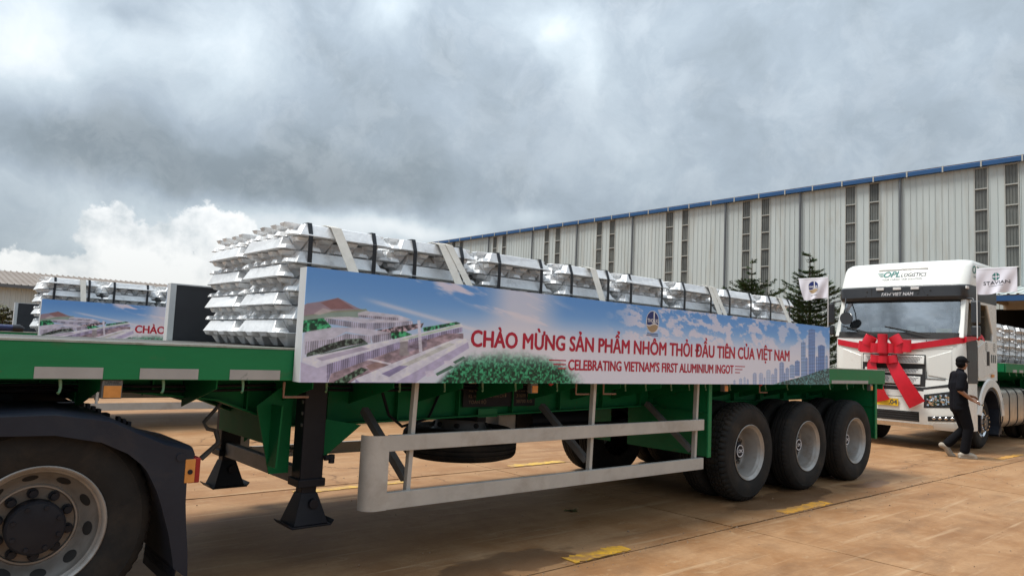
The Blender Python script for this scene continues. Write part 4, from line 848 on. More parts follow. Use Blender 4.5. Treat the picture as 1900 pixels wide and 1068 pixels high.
# ------------------------------------------------------------------ printed banners
BW, BH = 7.05, .72
def paint_banner():
    w, h = 2115, 216; px = BW / w
    U, V = np.meshgrid((np.arange(w) + .5) * px, (np.arange(h) + .5) * px)
    rs = np.random.RandomState(3)
    def vnoise(nx, ny, seed):
        g = np.random.RandomState(seed).rand(ny + 2, nx + 2); x = U / BW * nx; y = V / BH * ny; i = x.astype(int); j = y.astype(int); fx = x - i; fy = y - j; fx = fx * fx * (3 - 2 * fx); fy = fy * fy * (3 - 2 * fy)
        return (g[j, i] * (1 - fx) + g[j, i + 1] * fx) * (1 - fy) + (g[j + 1, i] * (1 - fx) + g[j + 1, i + 1] * fx) * fy
    def fbm(nx, ny, seed, o=5):
        s = 0; a = .5
        for k in range(o): s = s + a * vnoise(nx * 2 ** k, ny * 2 ** k, seed + k); a *= .55
        return s
    c = lambda r, g, b: np.array([r, g, b], float)
    q = V / BH
    sm = lambda x, a, b: np.clip((x - a) / (b - a), 0, 1) ** 2 * (3 - 2 * np.clip((x - a) / (b - a), 0, 1))
    top = c(90, 142, 204); midc = c(138, 178, 220); hz = c(205, 206, 218)
    img = midc + (top - midc) * sm(q, .45, 1.0)[..., None]
    haze = sm(q, .80, .42); left = sm(U, 1.5, .6); haze = haze * (1 - left) + left * sm(q, .62, .30) * .8
    img = img + (hz - img) * haze[..., None]
    wh_ = sm(np.abs(U - 1.95), .75, .15) * sm(q, .66, .38); img = img + (c(212, 212, 220) - img) * wh_[..., None]
    # streaky clouds left, puffy clouds right
    s1 = fbm(9, 5, 11); a_ = U * .30 + V; 
    tab = np.random.RandomState(17).rand(64, 256)
    def n2(x, y):
        i = np.floor(x).astype(int); j = np.floor(y).astype(int); fx = x - i; fy = y - j; fx = fx * fx * (3 - 2 * fx); fy = fy * fy * (3 - 2 * fy)
        g = lambda a, b: tab[b % 64, a % 256]
        return (g(i, j) * (1 - fx) + g(i + 1, j) * fx) * (1 - fy) + (g(i, j + 1) * (1 - fx) + g(i + 1, j + 1) * fx) * fy
    vv = V + (U - .5) * .19
    sn = sum(n2((U + 7 * k) * 2.6 * 2 ** k, vv * 13 * 2 ** k) * .55 ** k for k in range(5)) / 2.2
    st = sm(sn, .50, .66) * (sm(np.abs(vv - .80), .10, .03) + .8 * sm(np.abs(vv - .93), .09, .03)) * sm(U, .55, .9) * sm(U, 2.6, 1.9) * sm(q, .45, .6)
    img = img + (c(226, 212, 220) - img) * np.clip(st * .8, 0, .85)[..., None]
    wisp = np.exp(-((V - (.56 - (U - .35) * .165)) / .016) ** 2) * sm(U, .35, .6) * sm(U, 1.75, 1.2) * .55
    img = img + (c(225, 215, 220) - img) * wisp[..., None]
    pf = sm(sum(n2((U + 3 * k) * 8 * 2 ** k, (V + .12 * U) * 17 * 2 ** k) * .6 ** k for k in range(5)) / 2.3, .46, .62) * sm(q, .40, .62) * sm(U, 2.7, 3.3) * sm(U, 6.0, 5.3) * .75
    img = img + (c(216, 206, 214) - img) * pf[..., None]
    pf = sm(fbm(30, 7, 61), .54, .66) * sm(q, .45, .6) * sm(U, 5.2, 5.8) * .6
    img = img + (c(214, 208, 218) - img) * pf[..., None]
    tn = fbm(420, 44, 71, 3); mn = fbm(150, 26, 81, 3)
    def inside(poly):
        xs = [p[0] for p in poly]; ys = [p[1] for p in poly]
        i0, i1 = max(0, int(min(xs) / px) - 1), min(w, int(max(xs) / px) + 2); j0, j1 = max(0, int(min(ys) / px) - 1), min(h, int(max(ys) / px) + 2)
        if i1 <= i0 or j1 <= j0: return None
        m = np.zeros((j1 - j0, i1 - i0))
        for ox, oy in ((-.25, -.25), (.25, .25), (.25, -.25), (-.25, .25)):
            u = U[j0:j1, i0:i1] + ox * px; v = V[j0:j1, i0:i1] + oy * px; ins = np.zeros(u.shape, bool); n = len(poly)
            for k in range(n):
                (ax, ay), (bx, by) = poly[k], poly[(k + 1) % n]
                if ay == by: continue
                cr = ((ay > v) != (by > v)) & (u < (bx - ax) * (v - ay) / (by - ay) + ax); ins ^= cr
            m += ins / 4
        return m, slice(j0, j1), slice(i0, i1), (min(ys), max(ys))
    for kind, col, poly in ART:
        if kind == 'forest': continue
        r = inside(poly)
        if r is None: continue
        m, sj, si, (v0, v1) = r; cc = np.array(col, float) * np.ones(m.shape + (3,))
        if kind == 'strip': cc = cc * (.95 + .17 * np.sin(U[sj, si] * 2 * math.pi / .0155) + .10 * np.sign(np.sin(U[sj, si] * 2 * math.pi / .11)))[..., None]
        if kind in ('trees', 'forest'): cc = cc * np.array([1.0, .78, .82]) * (.40 + 1.0 * sm(tn[sj, si], .28, .66))[..., None] + 22 * sm(tn[sj, si], .5, .65)[..., None]
        if kind == 'forest':
            u = U[sj, si]; v = V[sj, si]; m = m * sm(v, .36, .10) * sm(u + v * 1.0, 2.75, 2.2) * sm(u - v * .5, 1.0, 1.15)
        if kind == 'mess': cc = cc * (.5 + 1.0 * mn[sj, si])[..., None]
        if kind == 'soft': m = m * .85; cc = cc * (.9 + .2 * mn[sj, si])[..., None]
        if kind == 'tower':
            v = V[sj, si]; cc = cc * (.92 + .16 * np.sign(np.sin(v * 2 * math.pi / .018)))[..., None]; cc = cc + 60 * sm(np.sin(U[sj, si] * 130), .4, 1)[..., None] * .5
            m = m * .93; cc = cc + (c(205, 207, 219) - cc) * (sm(U[sj, si], 6.45, 5.5) * .55)[..., None]
        if kind in ('flat', 'strip'):
            g_ = cc.mean(-1, keepdims=True); cc = (g_ + (cc - g_) * .42) * np.array([.99, 1.0, 1.03]); cc = cc * (.86 + .28 * mn[sj, si])[..., None]
        img[sj, si] = img[sj, si] + (cc - img[sj, si]) * (m * (.9 if kind != 'forest' else 1))[..., None]
    fm = sm(((U - 1.72) / .80) ** 2 + ((V + .02) / .275) ** 2 + .35 * (mn - .5), 1.12, .50) * sm(U - V * 1.15, .99, 1.10)
    fc = c(26, 92, 62) * (.42 + 1.0 * sm(tn, .28, .66))[..., None] + 24 * sm(tn, .5, .65)[..., None]; fc = fc + (c(170, 188, 186) - fc) * (sm(V, .08, .26) * .75)[..., None]
    # white haze between factory and lettering
    fz = sm(U, 1.35, 1.72) * sm(U, 2.35, 1.9) * sm(q, .12, .38) * .8
    img = img + (c(208, 206, 216) - img) * fz[..., None]
    img = img + (fc - img) * fm[..., None]
    img = np.clip(img * 1.12, 0, 246) / 255
    out = np.ones((h, w, 4), np.float32); out[..., :3] = img
    im = bpy.data.images.new('banner_print', w, h); im.colorspace_settings.name = 'sRGB'
    im.pixels.foreach_set(out.ravel()); im.update(); im.pack(); return im
IMG = paint_banner()
pm_ = bpy.data.materials.new('banner_print'); pm_.use_nodes = True; t = pm_.node_tree; pb = t.nodes['Principled BSDF']
ti = N(t, 'ShaderNodeTexImage'); ti.image = IMG; ti.extension = 'EXTEND'; uvn = N(t, 'ShaderNodeUVMap'); uvn.uv_map = 'print'; t.links.new(uvn.outputs[0], ti.inputs[0])
t.links.new(ti.outputs[0], pb.inputs['Base Color']); pb.inputs['Roughness'].default_value = .38; pb.inputs['Specular IOR Level'].default_value = .4
PRINT = pm_
def emblem(pbs, f, u, v, w, h):
    """oval emblem: navy upper part split by a white tower, tan dune, letters; f maps (u,v,layer) to 3D"""
    navy, tan, white, txt = pbs
    n = 48
    def wave(x): return -.28 + .10 * math.sin(x * 3.4 + .4)
    el_ = [(math.cos(2 * math.pi * k / n), math.sin(2 * math.pi * k / n)) for k in range(n)]
    xs = [-1 + 2 * k / 24 for k in range(25)]
    def lens(lo, hi, pbx, lay, s=1.0):
        xx = [x for x in xs if hi(x) > lo(x) + 1e-4]
        pbx.loft([[f(u + s * w / 2 * x, v + s * h / 2 * (lo(x) + (hi(x) - lo(x)) * j / 6), lay) for x in xx] for j in range(7)], caps=False, closed=False)
    lens(lambda x: -math.sqrt(max(0, 1.0001 - x * x)), lambda x: math.sqrt(max(0, 1.0001 - x * x)), white, 0, 1.07)
    top = lambda x: math.sqrt(max(0, 1 - x * x)); bot = lambda x: -top(x)
    lens(lambda x: max(bot(x), wave(x) + .05), top, navy, 1); lens(bot, lambda x: min(top(x), wave(x) - .06), tan, 1)
    white.add([f(u + w / 2 * a, v + h / 2 * b, 2) for a, b in ((.12, -.30), (.30, -.26), (.30, .93), (.20, .96), (.12, .98))], [(0, 1, 2, 3, 4)])
    letter(txt, 'THQ', h * .17, lambda a, b: f(a, b, 2), u - w * .42, v - h * .03, width=w * .47, bold=.04)
    letter(txt, 'LK', h * .17, lambda a, b: f(a, b, 2), u + w * .17, v - h * .03, width=w * .26, bold=.04)
def banner(x, y, facing, label):
    o0 = (x, y, 1.295); bn = thing('banner', o0, label, 'banner', 'printed welcome banners along the trailers')
    s = -1 if facing < 0 else 1        # print looks towards s*Y
    def loc(u, v, d): return (u, -d, v)
    p = P(); p.box(0, BW, .004, .10, 0, .012); p.box(0, BW, .004, .10, BH - .012, BH); p.box(0, .05, .004, .10, .012, BH - .012); p.box(BW - .05, BW, .004, .10, .012, BH - .012)
    fr = p.build('frame', FRAMEW, bn)
    P().box(.05, BW - .05, .080, .088, .012, BH - .012).build('back_board', BOARD, bn)
    p = P(); p.box(.0, BW, .0, .004, .0, BH); me = p.mesh('print', PRINT)
    uv = me.uv_layers.new(name='print')
    for lp in me.loops: co = me.vertices[lp.vertex_index].co; uv.data[lp.index].uv = (co.x / BW, co.z / BH)
    mk('print', me, bn)
    f2 = lambda u, v: (u, -.0015, v)
    q = P(); letter(q, 'CHÀO MỪNG SẢN PHẨM NHÔM THỎI ĐẦU TIÊN CỦA VIỆT NAM', .118, f2, 1.325, .272, width=4.71, bold=.052); q.build('headline', PRINTRED, bn)
    q = P(); letter(q, "CELEBRATING VIETNAM'S FIRST ALUMINIUM INGOT", 0.084, f2, 2.36, .113, width=2.495, bold=.05)
    for k in range(3):
        q.add([f2(2.13 + .055 * k, .185 - .033 * k), f2(2.33, .185 - .033 * k), f2(2.33, .194 - .033 * k), f2(2.13 + .055 * k, .194 - .033 * k)], [(0, 1, 2, 3)])
        q.add([f2(4.885, .185 - .033 * k), f2(5.08 - .05 * k, .185 - .033 * k), f2(5.08 - .05 * k, .194 - .033 * k), f2(4.885, .194 - .033 * k)], [(0, 1, 2, 3)])
    q.build('subtitle', PRINTRED, bn)
    ps = [P(), P(), P(), P()]; emblem(ps, lambda u, v, l: (u, -.0012 - .0006 * l, v), 3.465, .578, .185, .195)
    em = ps[0].build('emblem', PRINTNAVY, bn, merge=False); ps[1].build('dune', PRINTTAN, em); ps[2].build('outline', PRINTWHITE, em); ps[3].build('lettering', PRINTWHITE, em)
    q = P()
    for k, (a, b) in enumerate(((-.075, .075), (-.085, .085))):
        x_ = a
        while x_ < b: q.add([f2(3.465 + x_, .462 - .016 * k), f2(3.465 + x_ + .012, .462 - .016 * k), f2(3.465 + x_ + .012, .471 - .016 * k), f2(3.465 + x_, .471 - .016 * k)], [(0, 1, 2, 3)]); x_ += .016
    q.build('caption', PRINTNAVY, em)
    if s > 0: bn.rotation_euler = (0, 0, math.pi)
    return bn
NB = banner(1.95, 4.222, -1, 'long printed banner with crimson lettering on the near side of the foreground trailer')
FB = copy_tree(NB); FB.rotation_euler = (0, 0, math.pi); FB.location = (1.88 + BW, 6.938, 1.295)
FB['label'] = 'dark back of a banner board seen left of the nearest ingot stack'

# ------------------------------------------------------------------ aluminium ingot bundles
IL, IB, IT, IH = .80, .132, .054, .094
def ingot_parts(p, M4, jit=0.0, r=None):
    """one ingot along local X, wide face at the bottom (z=0)"""
    a, t = IB / 2, IT / 2; L1, L2, l1, l2 = .352, .40, .325, .30
    v = [(-L1, -a, 0), (L1, -a, 0), (L1, a, 0), (-L1, a, 0), (-l2, -t, IH), (l2, -t, IH), (l2, t, IH), (-l2, t, IH)]
    z = lambda x, k: (x[0] + (r.uniform(-jit, jit) if r else 0), x[1] + (r.uniform(-jit, jit) if r else 0), x[2] + (r.uniform(-jit, 0) if r and x[2] > .01 else 0))
    p.add([M4 @ Vector(z(x, 0)) for x in v], [(0, 3, 2, 1), (4, 5, 6, 7), (0, 1, 5, 4), (1, 2, 6, 5), (2, 3, 7, 6), (3, 0, 4, 7)])
    for s in (-1, 1):
        e = [(s * .33, -a * .98, 0), (s * .405, -a * .70, .0), (s * .405, a * .70, .0), (s * .33, a * .98, 0), (s * .33, -a * .58, .040), (s * .388, -a * .40, .034), (s * .388, a * .40, .034), (s * .33, a * .58, .040)]
        e = [M4 @ Vector(z(x, 0)) for x in e]; fs = [(0, 1, 2, 3), (4, 7, 6, 5), (0, 4, 5, 1), (1, 5, 6, 2), (2, 6, 7, 3)]
        p.add(e, fs)
IV = []
for k in range(4):
    p = P(); ingot_parts(p, Matrix.Identity(4), .006, random.Random(50 + k)); o_ = p.mesh('ingot', ALU, merge=False)
    bm = bmesh.new(); bm.from_mesh(o_); bmesh.ops.bevel(bm, geom=[e for e in bm.edges if len(e.link_faces) == 2], offset=.0045, segments=1, affect='EDGES', profile=.6); bm.to_mesh(o_); bm.free()
    IV.append(o_)
LH = .1; SXB = 1.03
def ingot_places():
    """(layer, run, k, up, matrix) for one bundle centred on x=y=0, base z=0"""
    out = []
    for y in (-.318, -.106, .106, .318): out.append((0, 'x', y, False, Matrix.Translation((0, y, LH + .006)) @ Matrix.Rotation(math.pi, 4, 'X') @ Matrix.Diagonal((1.07, 1.50, 1.12, 1))))
    for lay in range(1, 9):
        run = 'y' if lay % 2 else 'x'
        for k in range(9):
            up = k % 2 == 0; off = -.372 + .093 * k
            m = Matrix.Translation((0, off, lay * LH)) if up else Matrix.Translation((0, off, lay * LH + LH - .004)) @ Matrix.Rotation(math.pi, 4, 'X')
            if run == 'y': m = Matrix.Rotation(-math.pi / 2, 4, 'Z') @ Matrix.Diagonal((.955, 1, 1, 1)) @ m
            out.append((lay, run, off, up, m))
    return out
PLACES = ingot_places()
core = {}
def bundle(x, y, z, label, group, keep, bands=True, cross=False, jit=.008, seed=0):
    """keep(layer, run, off) -> build this ingot as an object of its own; the rest are joined"""
    r = random.Random(seed); e = thing('ingot_bundle', (x, y, z), label, 'metal ingots', group)
    rest = []
    for lay, run, off, up, m in PLACES:
        if keep(lay, run, off):
            o = bpy.data.objects.new('ingot', r.choice(IV)); C.objects.link(o); o.parent = e
            lo = r.uniform(-.014, .014)
            j = Matrix.Translation((lo if run == 'x' else r.uniform(-.003, .003), lo if run == 'y' else r.uniform(-.003, .003), 0)) @ Matrix.Rotation(r.uniform(-.012, .012), 4, 'Z')
            o.matrix_local = j @ Matrix.Diagonal((SXB, 1, 1, 1)) @ m
        else: rest.append((lay, run, round(off, 3)))
    if rest:
        key = tuple(rest)
        if key not in core:
            p = P()
            for lay, run, off, up, m in PLACES:
                if (lay, run, round(off, 3)) in rest: ingot_parts(p, Matrix.Diagonal((SXB, 1, 1, 1)) @ m)
            core[key] = p.mesh('ingot_core', ALU, merge=False)
        tag(mk('ingot_core', core[key], e), kind='stuff')
    if bands:
        bx = [-.245, .245]
        for b in bx:
            b += r.uniform(-.02, .02); hh = 9 * LH
            pts = [(-.385, 0.0), (-.41, .10), (-.424, .21), (-.424, .41), (-.424, .61), (-.424, .805), (-.392, hh - .002), (0, hh + .004), (.39, hh - .002), (.424, .8), (.424, .5), (.42, .1), (.385, 0)]
            lean = r.uniform(-.015, .015); w = .017
            p = P(); p.ribbon([(b - w + lean * (v / hh - .5), u * 1.035, v) for u, v in pts], [(b + w + lean * (v / hh - .5), u * 1.035, v) for u, v in pts])
            solid(p.build('strap', BAND, e), .003, 0)
    return e
GRP = 'strapped bundles of aluminium ingots on the trailers'
near = []
ords = ['first', 'second', 'third', 'fourth', 'fifth', 'sixth', 'seventh', 'eighth']
labs = ['tall ingot stack nearest the camera at the left end of the near row', 'ingot bundle second from the left in the near row, under doubled white webbing', 'ingot bundle third from the left in the near row, without webbing strap',
        'ingot bundle fourth from the left in the near row, above the crimson word MỪNG', 'ingot bundle fifth from the left in the near row, just left of the oval emblem', 'ingot bundle sixth from the left in the near row, with looped white webbing',
        'ingot bundle second from the right end of the near row', 'rightmost ingot bundle of the near row, in front of the dark conifer']
BX = [2.49, 3.35, 4.24, 5.18, 6.06, 6.98, 7.88, 8.80]
HID = lambda lay, run, off: lay >= 4 and (run == 'y' or off < -.2)
for i, x in enumerate(BX):
    if i == 0: kp = lambda lay, run, off: lay == 0 or run == 'x' or (run == 'y' and (off < -.3 or lay >= 3))
    else: kp = HID
    bundle(x, 5.24 + rnd.uniform(-.015, .015), 1.50, labs[i], GRP, kp, seed=100 + i)
bundle(2.52, 6.13, 1.50, 'ingot stack of the far row, just left of and behind the tall nearest stack', GRP, lambda lay, run, off: lay == 0 or run == 'x' or off < -.3, seed=120)
# white webbing tie-downs over the load
def webbing(xt, xb, label, seed, loop=False):
    r = random.Random(seed); e = thing('webbing_strap', (xt, 4.36, 1.5), label, 'tie-down strap', 'white webbing straps over the ingot stacks'); o0 = (xt, 4.36, 1.5)
    def path(dx, k):
        pts = [(xb + dx, 4.345, 1.49), (xb + dx * .9, 4.47, 1.74), (xt + (xb - xt) * .55 + dx, 4.62, 2.02), (xt + dx * .6, 4.802, 2.385), (xt + dx * .5, 4.90, 2.408), (xt + dx * .3, 5.3, 2.410), (xt + dx * .2, 5.70, 2.405), (xt, 5.80, 2.38), (xt, 6.5, 2.39), (xt, 6.58, 2.37), (xt, 6.82, 1.49)]
        return pts
    for k, (dx, w) in enumerate(((0, .042),) + (((.10, .036),) if loop else ())):
        a = path(dx, k); p = P(o0); p.ribbon([(x - w, y - k * .006, z + k * .005) for x, y, z in a], [(x + w, y - k * .006, z + k * .005) for x, y, z in a]); solid(p.build('webbing', WEB, e), .004, 0)
    P(o0).box(xb - .03, xb + .03, 4.325, 4.35, 1.45, 1.52).build('hook', GALVD, e)
webbing(2.42, 2.58, 'white webbing strap running down over the tall nearest ingot stack', 1)
webbing(3.38, 3.52, 'doubled white webbing strap over the second ingot bundle', 2, True)
webbing(5.20, 5.15, 'white webbing strap over the fourth ingot bundle', 3)
webbing(7.22, 7.15, 'wide looped white webbing strap over the sixth ingot bundle', 4, True)
webbing(8.82, 8.75, 'white webbing strap over the rightmost ingot bundle', 5)

# ------------------------------------------------------------------ second loaded trailer, left background (same build)
DX, DY = -.26, 8.70
T2 = copy_tree(TR); T2.location = (TX + DX, TY + DY, 0)
for ch in T2.children:
    if ch.name.startswith('side_guard'): ch.location = ch.location + Vector((0, 0, -.12))
T2['label'] = 'second flatbed trailer parked behind the first, mostly hidden, its grey side guard visible below'
B2 = copy_tree(NB); B2.location = (2.0 + DX, 4.222 + DY, 1.295); B2['label'] = 'smaller looking banner in the left background with the word CHÀO showing'
B3 = copy_tree(NB); B3.rotation_euler = (0, 0, math.pi); B3.location = (1.95 + BW + DX, 6.938 + DY, 1.295); B3['label'] = 'dark back of a banner board at the far left, beside the background ingots'
for i, x in enumerate(BX[:3]):
    bundle(x + DX, 5.24 + DY, 1.50, ('leftmost ingot stack in the left background, with bright steps of ingot ends', 'middle ingot stack in the left background above the word CHÀO', 'ingot stack in the left background touching the dark banner back')[i], GRP, (lambda lay, run, off: run == 'x' and lay > 0 or (run == 'y' and lay >= 3 and (off < -.3 or lay > 4))) if i == 0 else (lambda lay, run, off: lay >= 5 and (run == 'y' or off < -.2)), seed=130 + i)
webb = thing('webbing_strap', (2.42 + DX, 4.36 + DY, 1.5), 'white webbing strap on the leftmost background ingot stack', 'tie-down strap', 'white webbing straps over the ingot stacks')
p = P((2.42 + DX, 4.36 + DY, 1.5)); a = [(2.62 + DX, 4.35 + DY, 1.5), (2.62 + DX, 4.81 + DY, 2.39), (2.62 + DX, 5.66 + DY, 2.41), (2.62 + DX, 6.8 + DY, 1.5)]; p.ribbon([(x - .04, y, z) for x, y, z in a], [(x + .04, y, z) for x, y, z in a]); solid(p.build('webbing', WEB, webb), .004, 0)
for k, (yy, zz, x0) in enumerate(((13.05, 1.555, -1.2), (13.22, 1.55, -1.1))):
    e = thing('tarpaulin_roll', (x0, yy, zz), ('upper' if k else 'front') + ' blue tarpaulin roll with black end on the left background trailer', 'tarpaulin roll', 'blue rolls on the left background trailer')
    P((x0, yy, zz)).tube([(x0 + q * (1.42 - x0) / 8, yy + .008 * math.sin(q * 2), zz) for q in range(9)], [.05 + .004 * math.sin(q * 3) for q in range(9)], 14).build('cloth_roll', BLUETUBE, e, smooth=60)
    P((x0, yy, zz)).tube([(1.42, yy, zz), (1.50, yy, zz), (1.56, yy, zz - .02)], [.053, .056, .035], 12).build('end_wrap', BAND, e, smooth=60)

# ------------------------------------------------------------------ tractor unit, lower left
A0 = (.66, 5.58, 0)
TU = thing('tractor_unit', A0, 'rear of a dark tractor unit with black fenders coupled under the green trailer, lower left', 'truck')
def A(): return P(A0)
for yr in (5.18, 5.98): A().box(-3.2, 1.12, yr - .04, yr + .04, .78, 1.04).build('chassis_rail', BLACK, TU, bevel=.008)
A().box(.1, .85, 5.2, 5.96, 1.05, 1.10).prism([(.15, 5.2), (.6, 5.2), (.9, 5.35), (.85, 5.45), (.85, 5.71), (.9, 5.81), (.6, 5.96), (.15, 5.96)], 'z', 1.102, 1.165).build('fifth_wheel', BLACK, TU, bevel=.006)
A().cyl((.66, 4.7, .54), (.66, 6.46, .54), .09, 16).ball((.66, 5.58, .54), (.24, .2, .24), 16, 10).build('rear_axle', BLACK, TU, smooth=50)
A().box(1.04, 1.11, 5.23, 5.93, .80, 1.0).build('rear_crossmember', BLACK, TU)
RP2 = [(.290, .02), (.306, .010), (.312, -.002), (.306, -.007), (.296, .0), (.288, .018), (.278, .024), (.272, .045), (.264, .055), (.225, .115), (.205, .13), (.196, .118), (.188, .118), (.184, .135), (.130, .137), (.125, .137)]
RIM2 = P().lathe(RP2, n=72).mesh('rim', [RIM, RIMD], smooth=35)
for pl_ in RIM2.polygons:
    if math.hypot(pl_.center.x, pl_.center.z) < .284: pl_.material_index = 1  # dish darker; lip kept pale to paint in its bright reflection
hp = P()
for k in range(10):
    a = 2 * math.pi * (k + .3) / 10
    n_ = Vector((-math.cos(a) * .84, -.55, -math.sin(a) * .84)).normalized()
    c_ = Vector((.2445 * math.cos(a), .0845, .2445 * math.sin(a))); t1 = Vector((-math.sin(a), 0, math.cos(a))); t2 = n_.cross(t1)
    hp.add([c_ + n_ * .003 + t1 * .036 * math.cos(q) + t2 * .031 * math.sin(q) for q in [2 * math.pi * i / 18 for i in range(18)]], [tuple(range(18))])
HOLE2 = hp.mesh('hand_holes', SEAM)
RING2 = P().lathe([(.186, .1365), (.184, .1335), (.128, .1335), (.126, .1365)], n=48).mesh('bolt_ring', DUSTY, smooth=40)
HUB2 = P().lathe([(.126, .137), (.126, .07), (.132, .066), (.132, .035), (.122, .022), (.09, .016), (.04, .012), (.001, .012)], n=48).mesh('hub_cap', BLACK, smooth=35)
np_ = P()
for k in range(10):
    a = 2 * math.pi * (k + .2) / 10; c_ = (.158 * math.cos(a), .158 * math.sin(a))
    np_.cyl((c_[0], .1335, c_[1]), (c_[0], .120, c_[1]), .026, 14).cyl((c_[0], .120, c_[1]), (c_[0], .092, c_[1]), .019, 6)
for k in range(8):
    a = 2 * math.pi * k / 8; np_.cyl((.106 * math.cos(a), .020, .106 * math.sin(a)), (.106 * math.cos(a), .008, .106 * math.sin(a)), .011, 6)
NUT2 = np_.mesh('wheel_nuts', BLACK)
SIDET = P(); 
for k, ch in enumerate('295/80R22.5  RADIAL TUBELESS'):
    pass
for yo, fl in ((4.345, 0), (mir(4.345), 1)):
    w = bpy.data.objects.new('wheel', None); C.objects.link(w); w.parent = TU; w.location = (0, yo - A0[1], .545); w.rotation_euler = (0, .35, math.pi if fl else 0); w.scale = (1.015, 1, 1.015)
    mk('tyre', TYR, w); mk('tyre', TYR, w, (0, .325, 0)); mk('rim', RIM2, w); mk('hand_holes', HOLE2, w); mk('bolt_ring', RING2, w); mk('hub_cap', HUB2, w); mk('wheel_nuts', NUT2, w)
def fender(f):
    outer = [(-.10, .25), (-.09, .55), (-.04, .80), (.06, 1.0), (.2, 1.085), (.45, 1.118), (.68, 1.122), (.93, 1.082), (1.10, 1.0), (1.22, .945), (1.37, .905), (1.378, .885), (1.36, .83), (1.345, .74), (1.348, .62), (1.36, .50), (1.38, .35), (1.39, .2)]
    inner = [(-.02, .25), (-.01, .55), (.06, .76), (.18, .92), (.32, 1.0), (.46, 1.025), (.69, 1.020), (.90, .975), (1.03, .91), (1.10, .85), (1.13, .815), (1.16, .76), (1.19, .70), (1.22, .62), (1.245, .54), (1.27, .46), (1.30, .33), (1.31, .27)]
    if f(0) > 1: outer[9:] = [(1.15, .96), (1.17, .93), (1.185, .90), (1.195, .84), (1.20, .74), (1.215, .62), (1.24, .50), (1.27, .35), (1.29, .2)]; inner[9:] = [(1.06, .87), (1.08, .84), (1.10, .80), (1.11, .74), (1.12, .66), (1.14, .56), (1.16, .46), (1.19, .33), (1.20, .27)]
    y0, y1 = f(4.27), f(4.93); ym = f(4.30)
    p = A()
    # front lip, rounded shoulder, top skin, inner skin
    p.ribbon([(x, y0, z) for x, z in inner], [(x, y0, z) for x, z in outer])
    sh_ = [(x + (.0), f(4.29), z + .012) for x, z in outer]
    p.ribbon([(x, y0, z) for x, z in outer], [(x, f(4.30), z + .016) for x, z in outer])
    p.ribbon([(x, f(4.30), z + .016) for x, z in outer], [(x, f(4.36), z + .022) for x, z in outer]); p.ribbon([(x, f(4.36), z + .022) for x, z in outer], [(x, y1, z + .022) for x, z in outer])
    p.ribbon([(x, y0, z) for x, z in inner], [(x, f(4.34), z + .006) for x, z in inner]); p.ribbon([(x, f(4.34), z + .006) for x, z in inner], [(x, y1, z + .006) for x, z in inner])
    fe_ = p.build('fender', PLASTIC, TU, smooth=50)
    for x, z in ((.93, 1.095), (1.10, 1.015)):
        for k in range(3): A().box(x + k * .030, x + k * .030 + .018, *sorted((f(4.86), f(4.92))), z - k * .016, z + .030 - k * .016).build('fender_clip', PLASTIC, fe_)
    FX = 1.325 if f(0) < 1 else 1.215
    fl = A(); fl.hexa([(FX, f(4.31), .14), (FX + .006, f(4.31), .14), (FX + .006, f(4.92), .14), (FX, f(4.92), .14), (FX + .03, f(4.31), .62), (FX + .036, f(4.31), .62), (FX + .036, f(4.92), .62), (FX + .03, f(4.92), .62)])
    mf = fl.build('mud_flap', PLASTIC, fe_)
    dm = A(); z = .20
    while z < .60:
        yq = 4.33
        x = FX + (z - .14) * .0625 - .001
        while yq < 4.9:
            dm.add([(x - .004, f(yq), z), (x - .010, f(yq + .010), z + .007), (x - .004, f(yq + .020), z), (x - .010, f(yq + .010), z - .007)], [(0, 1, 2, 3)]); yq += .024
        z += .017
    tag(dm.build('diamond_pattern', PLASTIC, fe_), kind='stuff')
    if f(0) > 1: return
    lp = A(); a, b = sorted((f(4.275), f(4.62))); lp.box(1.352, 1.415, a, b, .725, .865); lm = lp.build('tail_lamp', REDL, TU, bevel=.006)
    a, b = sorted((f(4.266), f(4.274))); A().box(1.330, 1.384, a, b, .73, .86).build('side_lens', ORANGE, lm, bevel=.003)
    a, b = sorted((f(4.262), f(4.2655))); A().cyl((1.357, a, .79), (1.357, b, .79), .014, 14).build('lens_centre', BLACK, lm)
    a, b = sorted((f(4.262), f(4.2695))); A().cyl((1.30, a, .875), (1.30, b, .875), .022, 18).build('plug', PLASTIC, fe_)
fender(lambda y: y); fender(mir)
A().cyl((-.9, 4.7, .62), (-2.2, 4.7, .62), .30, 28).build('fuel_tank', TANK, TU, smooth=40, bevel=.01)
A().box(-2.4, -.6, 5.3, 5.86, 1.05, 1.18).build('catwalk', BLACK, TU)
# ------------------------------------------------------------------ white tractor truck on the right
K0 = (16.2, 5.825, 0)
TK = thing('tractor_truck', K0, 'white cab truck with high roof facing left, draped with a red ribbon', 'truck')
def K(): return P(K0)
KY0, KY1 = 4.60, 7.05; KC = 5.825
kf = lambda y: 2 * KC - y
def plan(xf, xb, z, r=.20, bow=.07, y0=KY0, y1=KY1, dy=0):
    y0 += dy; y1 -= dy; pts = [(xb, y0, z)]
    for k in range(7):
        q = math.pi / 2 * k / 6; pts.append((xf + r - r * math.sin(q), y0 + r - r * math.cos(q), z))
    for k in range(1, 8):
        u = k / 8; y = y0 + r + (y1 - y0 - 2 * r) * u; pts.append((xf - bow * (1 - (2 * u - 1) ** 2), y, z))
    for k in range(7):
        q = math.pi / 2 * (1 - k / 6); pts.append((xf + r - r * math.sin(q), y1 - r + r * math.cos(q), z))
    pts.append((xb, y1, z)); return pts
